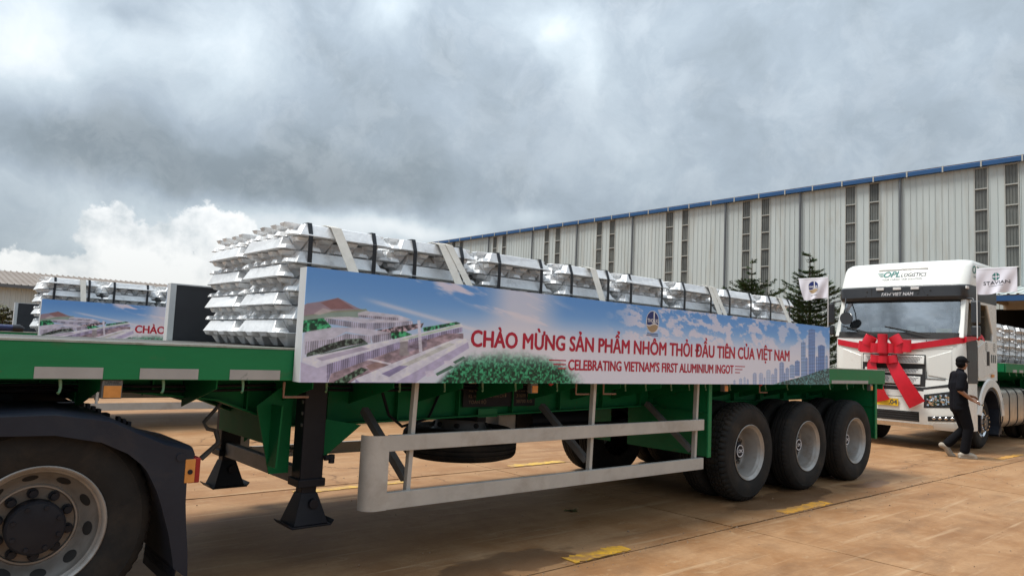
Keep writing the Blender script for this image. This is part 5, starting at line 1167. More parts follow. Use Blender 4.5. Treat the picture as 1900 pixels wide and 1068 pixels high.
# cab shell in panels
K().loft([plan(15.215, 17.2, 1.36), plan(15.205, 17.2, 1.9), plan(15.22, 17.2, 2.12), plan(15.235, 17.2, 2.155)]).build('cab_body', WHITEP, TK, smooth=35)
K().loft([plan(15.20, 15.95, .40, .16, .06), plan(15.15, 15.95, .50, .18, .08), plan(15.14, 15.95, .72, .2, .09), plan(15.16, 15.95, 1.10, .2, .08), plan(15.19, 15.95, 1.355, .2, .075)]).build('bumper', WHITEP, TK, smooth=35)
def bx(y, z):
    Z = [.40, .50, .72, 1.10, 1.355, 1.36, 1.9, 2.12]; xf = np.interp(z, Z, [15.20, 15.15, 15.14, 15.16, 15.19, 15.215, 15.205, 15.22]); r = np.interp(z, Z, [.16, .18, .2, .2, .2, .2, .2, .2]); bow = np.interp(z, Z, [.06, .08, .09, .08, .075, .07, .07, .07])
    y = min(y, kf(y))
    if y < KY0 + r: t_ = KY0 + r - y; return float(xf + r - math.sqrt(max(0, r * r - t_ * t_)))
    u = (y - KY0 - r) / (KY1 - KY0 - 2 * r); return float(xf - bow * (1 - (2 * u - 1) ** 2))
def slab(pb, y0, y1, z0, z1, z2, z3, d, back=.012, n=12, f=lambda y: y):
    secs = []
    for k in range(n + 1):
        u = k / n; y = y0 + (y1 - y0) * u; a = z0 + (z2 - z0) * u; b = z1 + (z3 - z1) * u
        secs.append([(bx(y, a) - d, f(y), a), (bx(y, b) - d, f(y), b), (bx(y, b) + back, f(y), b), (bx(y, a) + back, f(y), a)])
    pb.loft(secs); return pb
rs_ = [plan(15.44, 17.25, 3.19, .20, .07), plan(15.485, 17.25, 3.30, .20, .07), plan(15.60, 17.25, 3.56, .21, .07, dy=.008), plan(15.66, 17.25, 3.645, .22, .07, dy=.025), plan(15.76, 17.24, 3.70, .23, .06, dy=.06), plan(15.95, 17.2, 3.73, .25, .05, dy=.13), plan(16.3, 17.15, 3.745, .30, .05, dy=.30)]
rf_ = K().loft(rs_).build('roof_fairing', WHITEP, TK, smooth=40)
q = K(); q.ribbon([plan(15.486, 17.25, 3.30)[k] for k in range(8, 15)], [plan(15.642, 17.25, 3.52, .26, .07)[k] for k in range(8, 15)])
vb = K().loft([plan(15.42, 17.22, 2.90, .22, .08), plan(15.36, 17.22, 2.96, .22, .08), plan(15.37, 17.22, 3.16, .22, .08), plan(15.43, 17.22, 3.19, .22, .08)])
VIS = vb.build('sun_visor', DARKP, TK, smooth=35)
K().box(15.55, 17.2, KY0 + .04, KY1 - .04, 2.86, 2.90).build('headlining', INSIDE, TK)
K().box(17.12, 17.2, KY0 + .02, KY1 - .02, 2.156, 2.90).build('rear_wall', WHITEP, TK)
K().box(15.36, 15.80, KY0 + .10, KY1 - .10, 2.16, 2.22).build('dashboard', DARKP, TK, bevel=.02)
for f, nm in ((lambda y: y, 0), (kf, 1)):
    K().hexa([(15.255, f(4.615), 2.15), (15.42, f(4.605), 2.15), (15.42, f(4.72), 2.15), (15.255, f(4.72), 2.15), (15.50, f(4.64), 2.905), (15.64, f(4.63), 2.905), (15.64, f(4.72), 2.905), (15.50, f(4.73), 2.905)]).build('pillar', WHITEP, TK, bevel=.012)
    a, b = sorted((f(4.60), f(4.64)))
    K().prism([(16.62, 2.86), (17.2, 2.90), (17.2, 2.156), (16.92, 2.156), (16.95, 2.30)], 'y', a, b).build('cab_corner', WHITEP, TK, bevel=.008)
    a, b = sorted((f(4.602), f(4.636))); K().prism([(15.62, 2.90), (17.2, 2.90), (17.2, 2.865), (15.62, 2.84)], 'y', a, b).build('door_header', WHITEP, TK)
    a, b = sorted((f(4.622), f(4.628))); sg = K().prism([(15.41, 2.157), (16.94, 2.157), (16.955, 2.30), (16.62, 2.86), (15.62, 2.86)], 'y', a, b).build('side_window', GLASSD, TK)
    # door and panels, each proud of the cab side
    a, b = sorted((f(4.588), f(4.599)))
    dr = K().prism([(16.0, 1.42), (16.05, 1.38), (17.1, 1.56), (17.16, 1.62), (17.16, 2.14), (16.35, 2.12), (16.0, 2.0)], 'y', a, b).build('door', WHITEP, TK, bevel=.006)
    a, b = sorted((f(4.580), f(4.5875))); K().box(16.50, 16.66, a, b, 1.66, 1.94).build('handle', SEAM, dr, bevel=.004)
    pt = K()
    a, b = f(4.5872), f(4.5865)
    for k in range(3): pt.add([(16.76 + k * .12, b, 1.72), (16.84 + k * .12, b, 1.72), (16.84 + k * .12, b, 1.88), (16.76 + k * .12, b, 1.88)], [(0, 1, 2, 3)])
    pt.build('door_sticker', PRINTGREY, dr)
    pt = K()
    for cx in (16.48, 16.98):
        n = 20; pt.add([(cx + .07 * math.cos(2 * math.pi * i / n), b, 2.03 + .09 * math.sin(2 * math.pi * i / n)) for i in range(n)] + [(cx + .056 * math.cos(2 * math.pi * i / n), b, 2.03 + .074 * math.sin(2 * math.pi * i / n)) for i in range(n)], [(i, (i + 1) % n, n + (i + 1) % n, n + i) for i in range(n)])
        for k in range(3): pt.box(cx - .03, cx + .03, *sorted((b, f(4.5862))), 1.985 + .035 * k, 2.0 + .035 * k)
    pt.build('door_badge', PRINTGREY, dr)
    a, b = sorted((f(4.590), f(4.5995))); sp_ = K().prism([(15.42, 1.30), (15.97, 1.30), (15.97, 2.08), (15.90, 2.14), (15.36, 2.14)], 'y', a, b).build('corner_panel', DARKP, TK, bevel=.006)
    if nm == 0:
        t_ = K(); letter(t_, 'FAW', .20, lambda u, v: (15.52 + u, 4.5885, 1.72 + v), 0, 0, width=.40, bold=.04); letter(t_, 'J6P-375', .06, lambda u, v: (15.56 + u, 4.5885, 1.36 + v), 0, 0, width=.34, bold=.04); t_.build('lettering', PRINTGREY, sp_)
    # wheel arch
    p = K(); n = 18; cx, cz = 16.76, .60; ya, yb = f(4.575), f(4.95)
    def arcp(r, y, q0=8, q1=176): return [(cx - r * math.cos(math.radians(q0 + (q1 - q0) * k / n)), y, cz + r * math.sin(math.radians(q0 + (q1 - q0) * k / n)) * (1.0 if r < .7 else .98)) for k in range(n + 1)]
    p.ribbon(arcp(.64, ya), arcp(.80, ya)); p.ribbon(arcp(.80, ya), arcp(.83, f(4.60))); p.ribbon(arcp(.64, ya), arcp(.64, yb)); 
    wa = p.build('wheel_arch', WHITEP, TK, smooth=40)
    p = K(); p.ribbon(arcp(.635, f(4.60), -20, 215), arcp(.635, f(5.0), -20, 215)); p.ribbon(arcp(.57, f(4.60), -20, 215), arcp(.57, f(5.0), -20, 215)); p.ribbon(arcp(.57, f(4.60), -20, 215), arcp(.635, f(4.60), -20, 215)); p.build('arch_liner', PLASTIC, wa, smooth=40)
    a, b = sorted((f(4.60), f(5.0))); K().box(17.30, 17.42, a, b, .28, 1.0).build('mud_guard', PLASTIC, wa)
    a, b = sorted((f(4.565), f(4.585))); K().box(16.76, 16.90, a, b, 1.43, 1.49).build('side_marker', ORANGE, wa, bevel=.005)
    # lamps
    def px_(y, z): return 15.14 + .03 * 0
    hb = slab(K(), 5.23, 4.625, .82, 1.03, .87, 1.16, .008, f=f).build('headlamp', SEAM, TK)
    slab(K(), 5.25, 4.612, .80, 1.05, .85, 1.18, .003, f=f).build('lamp_surround', DARKP, hb)
    ch = K(); r_ = random.Random(4)
    for ci in range(13):
        for ri in range(5):
            u = (ci + .5) / 13; yy = 5.20 - .56 * u; z0_ = .845 + .06 * u; z1_ = 1.015 + .115 * u; zz = z0_ + (z1_ - z0_) * (ri + .5) / 5; hw, hz = .019, .018
            if r_.random() < .16: continue
            x = bx(yy, zz) - .011; v_ = lambda a, b: (x + r_.uniform(-.012, .0), f(yy + a + r_.uniform(-.004, .004)), zz + b + r_.uniform(-.005, .005))
            ch.add([v_(-hw, -hz), v_(hw, -hz), v_(hw, hz), v_(-hw, hz)], [(0, 1, 2), (0, 2, 3)])
    for yy, zz in ((5.13, .925), (4.93, .955)): ch.ball((bx(yy, zz) - .014, f(yy), zz), (.014, .048, .044), 14, 8)
    tag(ch.build('reflector_bowl', CHROME, hb, merge=False), kind='stuff')
    fb = slab(K(), 5.18, 4.63, .555, .64, .60, .70, .008, f=f).build('fog_lamp', SEAM, TK)
    p = K()
    for yy in (5.08, 4.98, 4.88, 4.78): p.ball((bx(yy, .62) - .010, f(yy), .617 + (5.1 - yy) * .06), (.010, .038, .026), 12, 6)
    tag(p.build('reflector_bowl', CHROME, fb, smooth=80), kind='stuff')
    slab(K(), 5.26, 4.605, 1.145, 1.185, 1.26, 1.32, .003, f=f).build('dark_trim', SEAM, TK)
    slab(K(), 5.20, 4.80, 1.42, 1.76, 1.36, 1.90, .010, f=f).build('front_panel', WHITEP, TK, smooth=30, bevel=.008)
    slab(K(), 5.24, 4.78, 1.92, 2.06, 1.95, 2.08, .006, f=f).build('upper_panel', WHITEP, TK, smooth=30)
    slab(K(), 5.20, 4.62, .44, .52, .47, .56, .006, f=f).build('lower_corner', WHITEP, TK, smooth=30)
    # mirrors
    mr = K()
    a, b = sorted((f(4.38), f(4.52))); mm = mr.box(15.34, 15.46, a, b, 2.42, 2.86).build('door_mirror', DARKP, TK, bevel=.03)
    a, b = sorted((f(4.38), f(4.52))); K().box(15.34, 15.46, a, b, 2.18, 2.39).build('wide_mirror', DARKP, mm, bevel=.03)
    K().tube([(15.5, f(4.62), 2.92), (15.42, f(4.50), 2.90), (15.40, f(4.46), 2.80)], .018, 8).tube([(15.46, f(4.62), 2.20), (15.42, f(4.46), 2.22)], .016, 8).build('mirror_arm', DARKP, mm, smooth=60)
    K().box(15.47, 15.475, *sorted((f(4.40), f(4.50))), 2.45, 2.83).build('mirror_glass', CHROME, mm)
    wz = bpy.data.objects.new('wheel', None); C.objects.link(wz); wz.parent = TK; wz.location = (16.76 - K0[0], f(4.76) - K0[1], .52); wz.rotation_euler = (0, .2, math.pi if nm else 0); wz.scale = (.965, .97, .965)
    mk('tyre', TYR, wz)
    fr_ = P().lathe([(.30, .01), (.312, -.004), (.302, -.008), (.286, .01), (.27, .03), (.262, .05), (.25, .045), (.20, -.035), (.17, -.05), (.13, -.05), (.125, -.03)], n=48).mesh('rim', CHROME, smooth=40); mk('rim', fr_, wz)
    hp = P(); nu = P()
    for k in range(10):
        a = 2 * math.pi * k / 10; hp.ball((.228 * math.cos(a), .0, .228 * math.sin(a)), (.026, .016, .026), 10, 6); a += .31; nu.cyl((.152 * math.cos(a), -.05, .152 * math.sin(a)), (.152 * math.cos(a), -.10, .152 * math.sin(a)), .018, 8)
    mk('hand_holes', hp.mesh('hand_holes', SEAM), wz); mk('wheel_nuts', nu.mesh('wheel_nuts', CHROME), wz)
    mk('hub_cap', P().lathe([(.125, -.045), (.115, -.075), (.07, -.085), (.001, -.085)], n=32).mesh('hub_cap', DUSTY, smooth=40), wz)
    # tank behind the cab
    s0 = f(5.13); pth = []
    def rr(x): 
        out = []
        for cx_, cz_, q0 in ((f(4.96), .98, 90), (f(4.96), .56, 180), (f(5.34), .56, 270), (f(5.34), .98, 0)):
            for k in range(7):
                q = math.radians(q0 + 90 * k / 6 - (0)); 
                out.append((x, cx_ + (.16 if nm == 0 else -.16) * math.cos(q), cz_ + .22 * math.sin(q)))
        return out
    tkz = K().loft([rr(17.86), rr(20.2)]).build('fuel_tank', TANK, TK, smooth=40)
    for xx in (18.25, 18.75, 19.35, 19.9):
        p = K(); a_ = [(x, y + ((-.004 if nm == 0 else .004) if abs(y - f(5.15)) > .1 else 0), z + (.003 if z > .77 else -.003)) for x, y, z in rr(xx)]
        b_ = [(x + .05, y, z) for x, y, z in a_]; p.loft([a_, b_], caps=False); solid(p.build('tank_band', BLACK, tkz), .006, 0)
    K().cyl((18.05, f(5.05), 1.19), (18.05, f(5.05), 1.24), .06, 16).build('tank_cap', BLACK, tkz)
    a, b = sorted((f(4.66), f(4.75))); K().box(17.22, 17.34, a, b, 1.05, 3.0).build('air_deflector', PLASTIC, TK, bevel=.03)
# windscreen
ws0 = plan(15.235, 17, 2.20, .19, .075, dy=.03)[2:22]; ws1 = plan(15.475, 17, 2.915, .19, .075, dy=.05)[2:22]
p = K(); rows = []
for j in range(7):
    q = j / 6; rows.append([tuple(a[i] * (1 - q) + b[i] * q - (.02 * math.sin(math.pi * q) if i == 0 else 0) for i in range(3)) for a, b in zip(ws0, ws1)])
p.loft(rows, caps=False, closed=False); wsm = p.build('windscreen', GLASS, TK, smooth=170)
p = K(); lo = plan(15.222, 17, 2.125, .195, .075, dy=.012)[2:22]; hi = plan(15.252, 17, 2.245, .195, .077, dy=.026)[2:22]; hi = [(x - .012, y, z) for x, y, z in hi]; lo = [(x - .012, y, z) for x, y, z in lo]
p.ribbon(lo, hi); solid(p.build('windscreen_border', SEAM, wsm), .008, 0)
p = K(); p.loft([[(x - .010, y, z) for x, y, z in rows[6]], [(rows[5][k][0] * .45 + rows[6][k][0] * .55 - .010, rows[5][k][1], rows[5][k][2] * .45 + rows[6][k][2] * .55) for k in range(len(rows[6]))]], caps=False, closed=False); p.build('windscreen_border_shade', SEAM, wsm)  # dark strip: glass border plus painted shade of the visor above
for i0 in (0, -1):
    p = K(); a_ = [rows[j][i0] for j in range(7)]; b_ = [rows[j][1 if i0 == 0 else -2] for j in range(7)]; p.ribbon([(x - .006, y, z) for x, y, z in a_], [(x - .006, y, z) for x, y, z in b_]); p.build('windscreen_edge', SEAM, wsm)
for (y0, y1, s) in ((6.85, 6.15, 1), (6.0, 5.15, 1)):
    K().tube([(15.12, y1, 2.19), (15.13, (y0 + y1) / 2, 2.28), (15.19, y0, 2.36)], .012, 6).build('wiper', SEAM, TK, smooth=60)
rmir = K(); rmir.cyl((15.10, 6.74, 2.52), (15.13, 6.74, 2.52), .13, 24); rmir.tube([(15.13, 6.74, 2.60), (15.2, 6.80, 2.80), (15.36, 6.86, 2.96)], .012, 6); rmir.build('front_mirror', DARKP, TK, smooth=40)
# front panels and grille
fx_ = lambda y, z: 15.205 - .072 * (1 - ((y - KC) / 1.03) ** 2) - .001
GR = slab(K(), 5.235, 6.415, 1.20, 1.81, 1.20, 1.81, .004, n=16).build('grille', SEAM, TK)
for zc, hh, dy_ in ((1.71, .078, .0), (1.51, .076, .03), (1.31, .076, .06)):
    secs = []
    for k in range(17):
        y = 5.255 + dy_ + (6.395 - 5.255 - 2 * dy_) * k / 16; secs.append([(bx(y, zc) - .040, y, zc - hh), (bx(y, zc) - .022, y, zc + hh), (bx(y, zc), y, zc + hh), (bx(y, zc), y, zc - hh)])
    gb = K().loft(secs).build('grille_bar', WHITEP, GR, smooth=30, bevel=.006)
    h = K(); cut = 5.255 + dy_
    for row in range(5):
        z = zc - .048 + .024 * row; t_ = (z - (zc - hh)) / (2 * hh); y = 5.30 + dy_ + .02 * (4 - row) + (row % 2) * .013
        while y < 6.35 - dy_ - .02 * (4 - row):
            if not 5.78 < y < 5.88:
                x = bx(y, zc) - .040 + .018 * t_ - .0018; h.add([(x, y + .0090 * math.cos(q), z + .0090 * math.sin(q)) for q in [math.pi * 2 * i / 6 for i in range(6)]], [tuple(range(6))])
            y += .026
    tag(h.build('perforations', SEAM, gb), kind='stuff')
sm_ = K()
for y in (5.225, 6.425): slab(sm_, y - .004, y + .004, 1.37, 2.10, 1.37, 2.10, .002, n=1)
sm_.build('panel_gap', SEAM, TK); slab(K(), 4.9, 6.75, 1.352, 1.362, 1.352, 1.362, .010, n=14).build('bonnet_gap', SEAM, TK)
slab(K(), 5.28, 6.37, 1.885, 1.893, 1.885, 1.893, .0025, n=14).build('upper_gap', SEAM, TK)
slab(K(), 5.26, 6.39, 1.115, 1.185, 1.115, 1.185, .003, n=14).build('centre_trim', SEAM, TK)
slab(K(), 5.30, 6.35, .985, .992, .985, .992, .0025, n=14).build('bumper_gap', SEAM, TK)
lgo = slab(K(), 5.33, 6.32, .525, .715, .525, .715, .004, n=14).build('lower_grille', SEAM, TK)
for k in range(4): slab(K(), 5.36, 6.29, .545 + .045 * k, .56 + .045 * k, .545 + .045 * k, .56 + .045 * k, .012, n=14).build('grille_slat', DARKP, lgo)
slab(K(), 5.10, 6.55, .415, .49, .415, .49, .012, n=14).build('bumper_lip', CHROME, TK, smooth=40)
K().box(15.03, 15.12, 5.69, 6.10, .80, .94)
yp = K().box(15.025, 15.045, 5.69, 6.10, .80, .94).build('number_plate', YPLATE, TK)
p = K(); letter(p, '.04', .085, lambda u, v: (15.0235, 5.86 - u, .83 + v), 0, 0, width=.15, bold=.05); p.build('lettering', CHARC, yp)
K().box(15.2, 17.3, 5.2, 6.45, .62, 1.2).build('engine', BLACK, TK)
for yr in (5.4, 6.2): K().box(16.0, 22.5, yr - .04, yr + .04, .75, 1.02).build('chassis_rail', BLACK, TK)
K().box(17.5, 18.2, 5.3, 6.3, 1.05, 1.9).build('battery_rack', BLACK, TK)
for xx in (19.75, 21.1):
    for f, nm in ((lambda y: y, 0), (kf, 1)):
        wz = bpy.data.objects.new('wheel', None); C.objects.link(wz); wz.parent = TK; wz.location = (xx + .9 - K0[0], f(4.76) - K0[1], .52); wz.rotation_euler = (0, .5, math.pi if nm else 0); wz.scale = (.965, .97, .965)
        mk('tyre', TYR, wz); mk('tyre', TYR, wz, (0, .325, 0)); mk('rim', RIM2, wz)
K().box(20.0, 22.8, 4.75, 5.40, 1.10, 1.14).box(20.0, 22.8, 6.25, 6.90, 1.10, 1.14).build('rear_fenders', PLASTIC, TK)
# roof writing and lamps
def roofmap(u, v):   # on the sloping front of the fairing
    q = v; y = 6.25 - u
    t_ = (y - (KC)) / 1.02; x0 = 15.485 + (15.60 - 15.485) * (q / .26) - .07 * (1 - min(1, t_ * t_)) - .007
    return (x0, y, 3.30 + q)
p = K(); letter(p, 'OPL', .115, lambda u, v: roofmap(u, v), .12, .085, width=.32, bold=.05, shear=.25); l1 = p.build('company_lettering', PRINTTEAL, rf_)
p = K(); n = 20
for k in range(3): p.add([roofmap(-.02 + .03 * k, .16 - .03 * k), roofmap(.11, .16 - .03 * k), roofmap(.11, .172 - .03 * k), roofmap(.0 + .03 * k, .172 - .03 * k)], [(0, 1, 2, 3)])
p.build('wing_strokes', PRINTTEAL, rf_)
p = K(); letter(p, 'LOGISTICS', .075, lambda u, v: roofmap(u, v), .46, .085, width=.47, bold=.03, shear=.15); letter(p, 'YOUR CARGO, OUR SOLUTION', .036, lambda u, v: roofmap(u, v), .10, .015, width=.76); p.build('slogan', PRINTGREY, rf_)
def sidemap(u, v): return (15.78 + u, 4.594 + .010 * v / .25, 3.30 + v)
p = K(); letter(p, 'OPL', .15, sidemap, .0, .13, width=.42, bold=.06, shear=.25); p.build('side_lettering', PRINTTEAL, rf_)
p = K(); letter(p, 'LOGISTICS', .07, sidemap, .44, .13, width=.4, shear=.15); letter(p, 'YOUR CARGO, OUR SOLUTION', .045, sidemap, .02, .045, width=.75); p.build('side_slogan', PRINTGREY, rf_)
p = K(); p.loft([[(roofmap(u, .235)[0] - a, 6.25 - u, 3.30 + .235 + b) for a, b in ((0, 0), (.012, .0), (.012, .02), (0, .03))] for u in [.0 + .95 * k / 8 for k in range(9)]]); p.build('fairing_ridge', WHITEP, rf_)
def vx(y, z): return 15.365 - .08 * (1 - min(1, ((y - KC) / 1.0) ** 2))
for y in (5.47, 5.80, 6.13):
    l_ = K().box(vx(y, 0) - .020, vx(y, 0) + .01, y - .075, y + .075, 3.10, 3.15).build('marker_lamp', PAPER, VIS, bevel=.004); p = K(); x_ = vx(y, 0) - .0215
    for k in range(2): p.add([(x_, y - .035 + .04 * k, 3.11), (x_, y - .005 + .04 * k, 3.11), (x_, y - .005 + .04 * k, 3.14), (x_, y - .035 + .04 * k, 3.14)], [(0, 1, 2, 3)])
K().box(15.40, 15.52, 4.59, 4.62, 3.10, 3.15).build('marker_lamp', PAPER, VIS, bevel=.004)
p = K(); letter(p, 'FAW VIET NAM', .062, lambda u, v: (vx(6.10 - u, 0) - .006, 6.10 - u, 2.985 + v), 0, 0, width=.60, bold=.025, shear=.15); p.build('visor_lettering', PRINTWHITE, VIS)
p = K()
for y, z in ((6.4, 3.08), (6.42, 2.99), (5.42, 3.02), (5.2, 3.08), (5.25, 2.99), (5.95, 3.04)): p.ball((vx(y, 0) - .002, y, z), (.008, .018, .016), 8, 5)
p.build('visor_clips', SEAM, VIS)
p = K(); lo = [(vx(y, 0) - .002, y, 2.97) for y in (5.27, 5.278)]; p.add([(vx(5.27, 0) - .003, 5.27, 2.97), (vx(5.27, 0) - .003, 5.28, 2.97), (vx(5.33, 0) - .003, 5.36, 3.15), (vx(5.33, 0) - .003, 5.35, 3.15), (vx(6.3, 0) - .003, 6.30, 2.97), (vx(6.3, 0) - .003, 6.31, 2.97), (vx(6.3, 0) - .003, 6.31, 3.15), (vx(6.3, 0) - .003, 6.30, 3.15)], [(0, 1, 2, 3), (4, 5, 6, 7)]); p.build('visor_gap', SEAM, VIS)
# cabin contents
for y in (5.25, 6.45):
    K().box(16.25, 16.75, y - .26, y + .26, 1.95 + .21, 2.24).box(16.70, 16.88, y - .24, y + .24, 2.2, 2.75).build('seat', FABRIC, TK, bevel=.04)
st = K(); 
pts = [(15.98 + .08 * math.sin(2 * math.pi * k / 24) * .6, 5.22 + .22 * math.cos(2 * math.pi * k / 24), 2.35 + .18 * math.sin(2 * math.pi * k / 24)) for k in range(25)]
st.tube(pts, .016, 6); st.build('steering_wheel', SEAM, TK, smooth=60)
pp = thing('paper_stack', (15.45, 5.9, 2.22), 'white papers lying on the dashboard behind the windscreen', 'papers')
r_ = random.Random(8)
for k in range(6):
    y = 5.30 + .17 * k; x = 15.30 + r_.uniform(0, .03); z = 2.235; hh_ = r_.uniform(.07, .16)
    P((15.45, 5.9, 2.22)).hexa([(x, y, z), (x + .004, y, z), (x + .004, y + .15, z + .01), (x, y + .15, z + .01), (x + .05, y + .02, z + hh_), (x + .054, y + .02, z + hh_), (x + .054, y + .17, z + hh_ * .9), (x + .05, y + .17, z + hh_ * .9)]).build('sheet', PAPER, pp)
yp2 = P((15.4, 5.1, 2.22)).hexa([(15.36, 4.85, 2.235), (15.38, 4.85, 2.235), (15.38, 5.12, 2.235), (15.36, 5.12, 2.235), (15.38, 4.85, 2.33), (15.40, 4.85, 2.33), (15.40, 5.12, 2.33), (15.38, 5.12, 2.33)]).build('yellow_card', YELLOWI, loc=(15.4, 5.1, 2.22))
tag(yp2, 'yellow card standing on the dashboard in front of the driver', 'card')
# its trailer with ingots
T3 = copy_tree(TR); T3.location = (TX + 19.75, TY + .40, 0); T3['label'] = 'green flatbed trailer behind the white truck at the right edge, loaded with bright ingots'
for ch in T3.children:
    if not ch.name.startswith('wheel') and not ch.name.startswith('axle') and not ch.name.startswith('leaf') and not ch.name.startswith('spring') and not ch.name.startswith('brake'): ch.location = ch.location + Vector((0, 0, .245))
for i, x in enumerate((19.15, 20.12, 21.1)):
    bundle(x, 5.50, 1.745, ('ingot stack right behind the white cab at the right edge', 'ingot stack at the extreme right edge of the picture', 'ingot stack farther back on the trailer of the white truck')[i], GRP, lambda lay, run, off: lay > 0 and (run == 'x' or off < -.2), seed=140 + i)

# ------------------------------------------------------------------ red bow and ribbon on the truck
BO = (15.05, 5.98, 1.9)
bw = thing('ribbon_bow', BO, 'big red satin ribbon bow with two tails tied across the truck front', 'ribbon bow')
def strip(pts, w, dirw, th=.004, name='ribbon', curl=0):
    p = P(BO); a_ = []; b_ = []
    for i, q in enumerate(pts):
        d = Vector(dirw[i]) if isinstance(dirw, list) else Vector(dirw)
        ww = w[i] if isinstance(w, list) else w; q = Vector(q); a_.append(q - d * ww / 2); b_.append(q + d * ww / 2)
    p.ribbon(a_, b_); o = p.build(name, RED, bw, smooth=60); solid(o, th, 0); return o
rp = [(6.43 + (7.06 - 6.43) * k / 6, 1.95 + .10 * (k / 6) ** 1.2) for k in range(7)]
strip([(bx(y, z) - .022, y, z) for y, z in rp], .118, (0, 0, 1), name='band')
rp = [(5.6 - (5.6 - 4.62) * k / 8, 1.945 + .17 * (k / 8) ** 1.1) for k in range(9)]
strip([(bx(y, z) - .026, y, z) for y, z in rp] + [(15.25, 4.565, 2.125), (15.5, 4.56, 2.15), (15.75, 4.56, 2.17), (15.86, 4.555, 2.18)], [.122] * 9 + [.10, .085, .075, .06], (0, 0, 1), name='band')
strip([(15.84, 4.55, 2.20), (15.90, 4.52, 2.22), (15.98, 4.50, 2.18), (16.02, 4.49, 2.15)], [.05, .09, .10, .07], (0, .2, 1), name='knot_end')
P(BO).ball((15.87, 4.545, 2.18), (.05, .03, .055), 10, 6).build('knot', RED, bw, smooth=80)
def loop(cy, cz, L_, H_, w, tilt, yaw=0.0, x=14.99):
    """a ribbon loop pointing out of the knot; the ribbon's width runs along the loop's axis"""
    n = 14; pts = []
    for k in range(n + 1):
        q = 2 * math.pi * k / n
        pts.append((math.cos(q) * L_ / 2, math.sin(q) * H_ / 2))
    p = P(BO); a_ = []; b_ = []
    ct, stt = math.cos(tilt), math.sin(tilt)
    for u, v in pts:
        for side, lst in ((-1, a_), (1, b_)):
            s_ = side * w / 2
            yy = u * ct - s_ * stt; zz = u * stt + s_ * ct
            lst.append((x - v - .0 + yaw * s_, cy + yy, cz + zz))
    p.ribbon(a_, b_); o = p.build('loop', RED, bw, smooth=60); solid(o, .005, 0)
for cy, cz, L_, H_, w, tl in ((6.28, 1.93, .26, .12, .22, .05), (6.10, 1.92, .20, .16, .19, .0), (5.94, 1.92, .21, .20, .21, .0), (5.79, 1.92, .15, .16, .19, .0), (5.67, 1.92, .17, .12, .20, -.05), (6.36, 1.95, .14, .10, .20, .1), (5.55, 1.97, .24, .06, .24, .0),
                              (6.22, 2.06, .24, .14, .20, .5), (5.95, 2.11, .18, .16, .17, 0), (5.70, 2.07, .22, .14, .20, -.55), (6.08, 1.70, .24, .12, .15, .1), (5.93, 1.69, .20, .20, .14, 0), (5.78, 1.70, .20, .14, .15, -.2)):
    loop(cy, cz, L_, H_, w, tl, x=14.985 - (.03 if abs(cy - 5.94) < .05 else 0))
P(BO).ball((14.97, 5.94, 1.80), (.06, .09, .08), 12, 8).build('centre_knot', RED, bw, smooth=80)
n = 9
strip([(14.99 - .05 * math.sin(k / n * 3.0), 5.83 - .50 * k / n, 1.72 - .87 * k / n) for k in range(n + 1)], [.22 + .10 * k / n for k in range(n + 1)], Vector((0, .86, -.5)), name='tail')
strip([(15.0 - .04 * math.sin(k / n * 3.0), 6.16 + .02 * math.sin(k) - .22 * (k / n) ** 2, 1.70 - .82 * k / n) for k in range(n + 1)], [.20 + .10 * k / n for k in range(n + 1)], Vector((.2, .9, -.25)), name='tail')

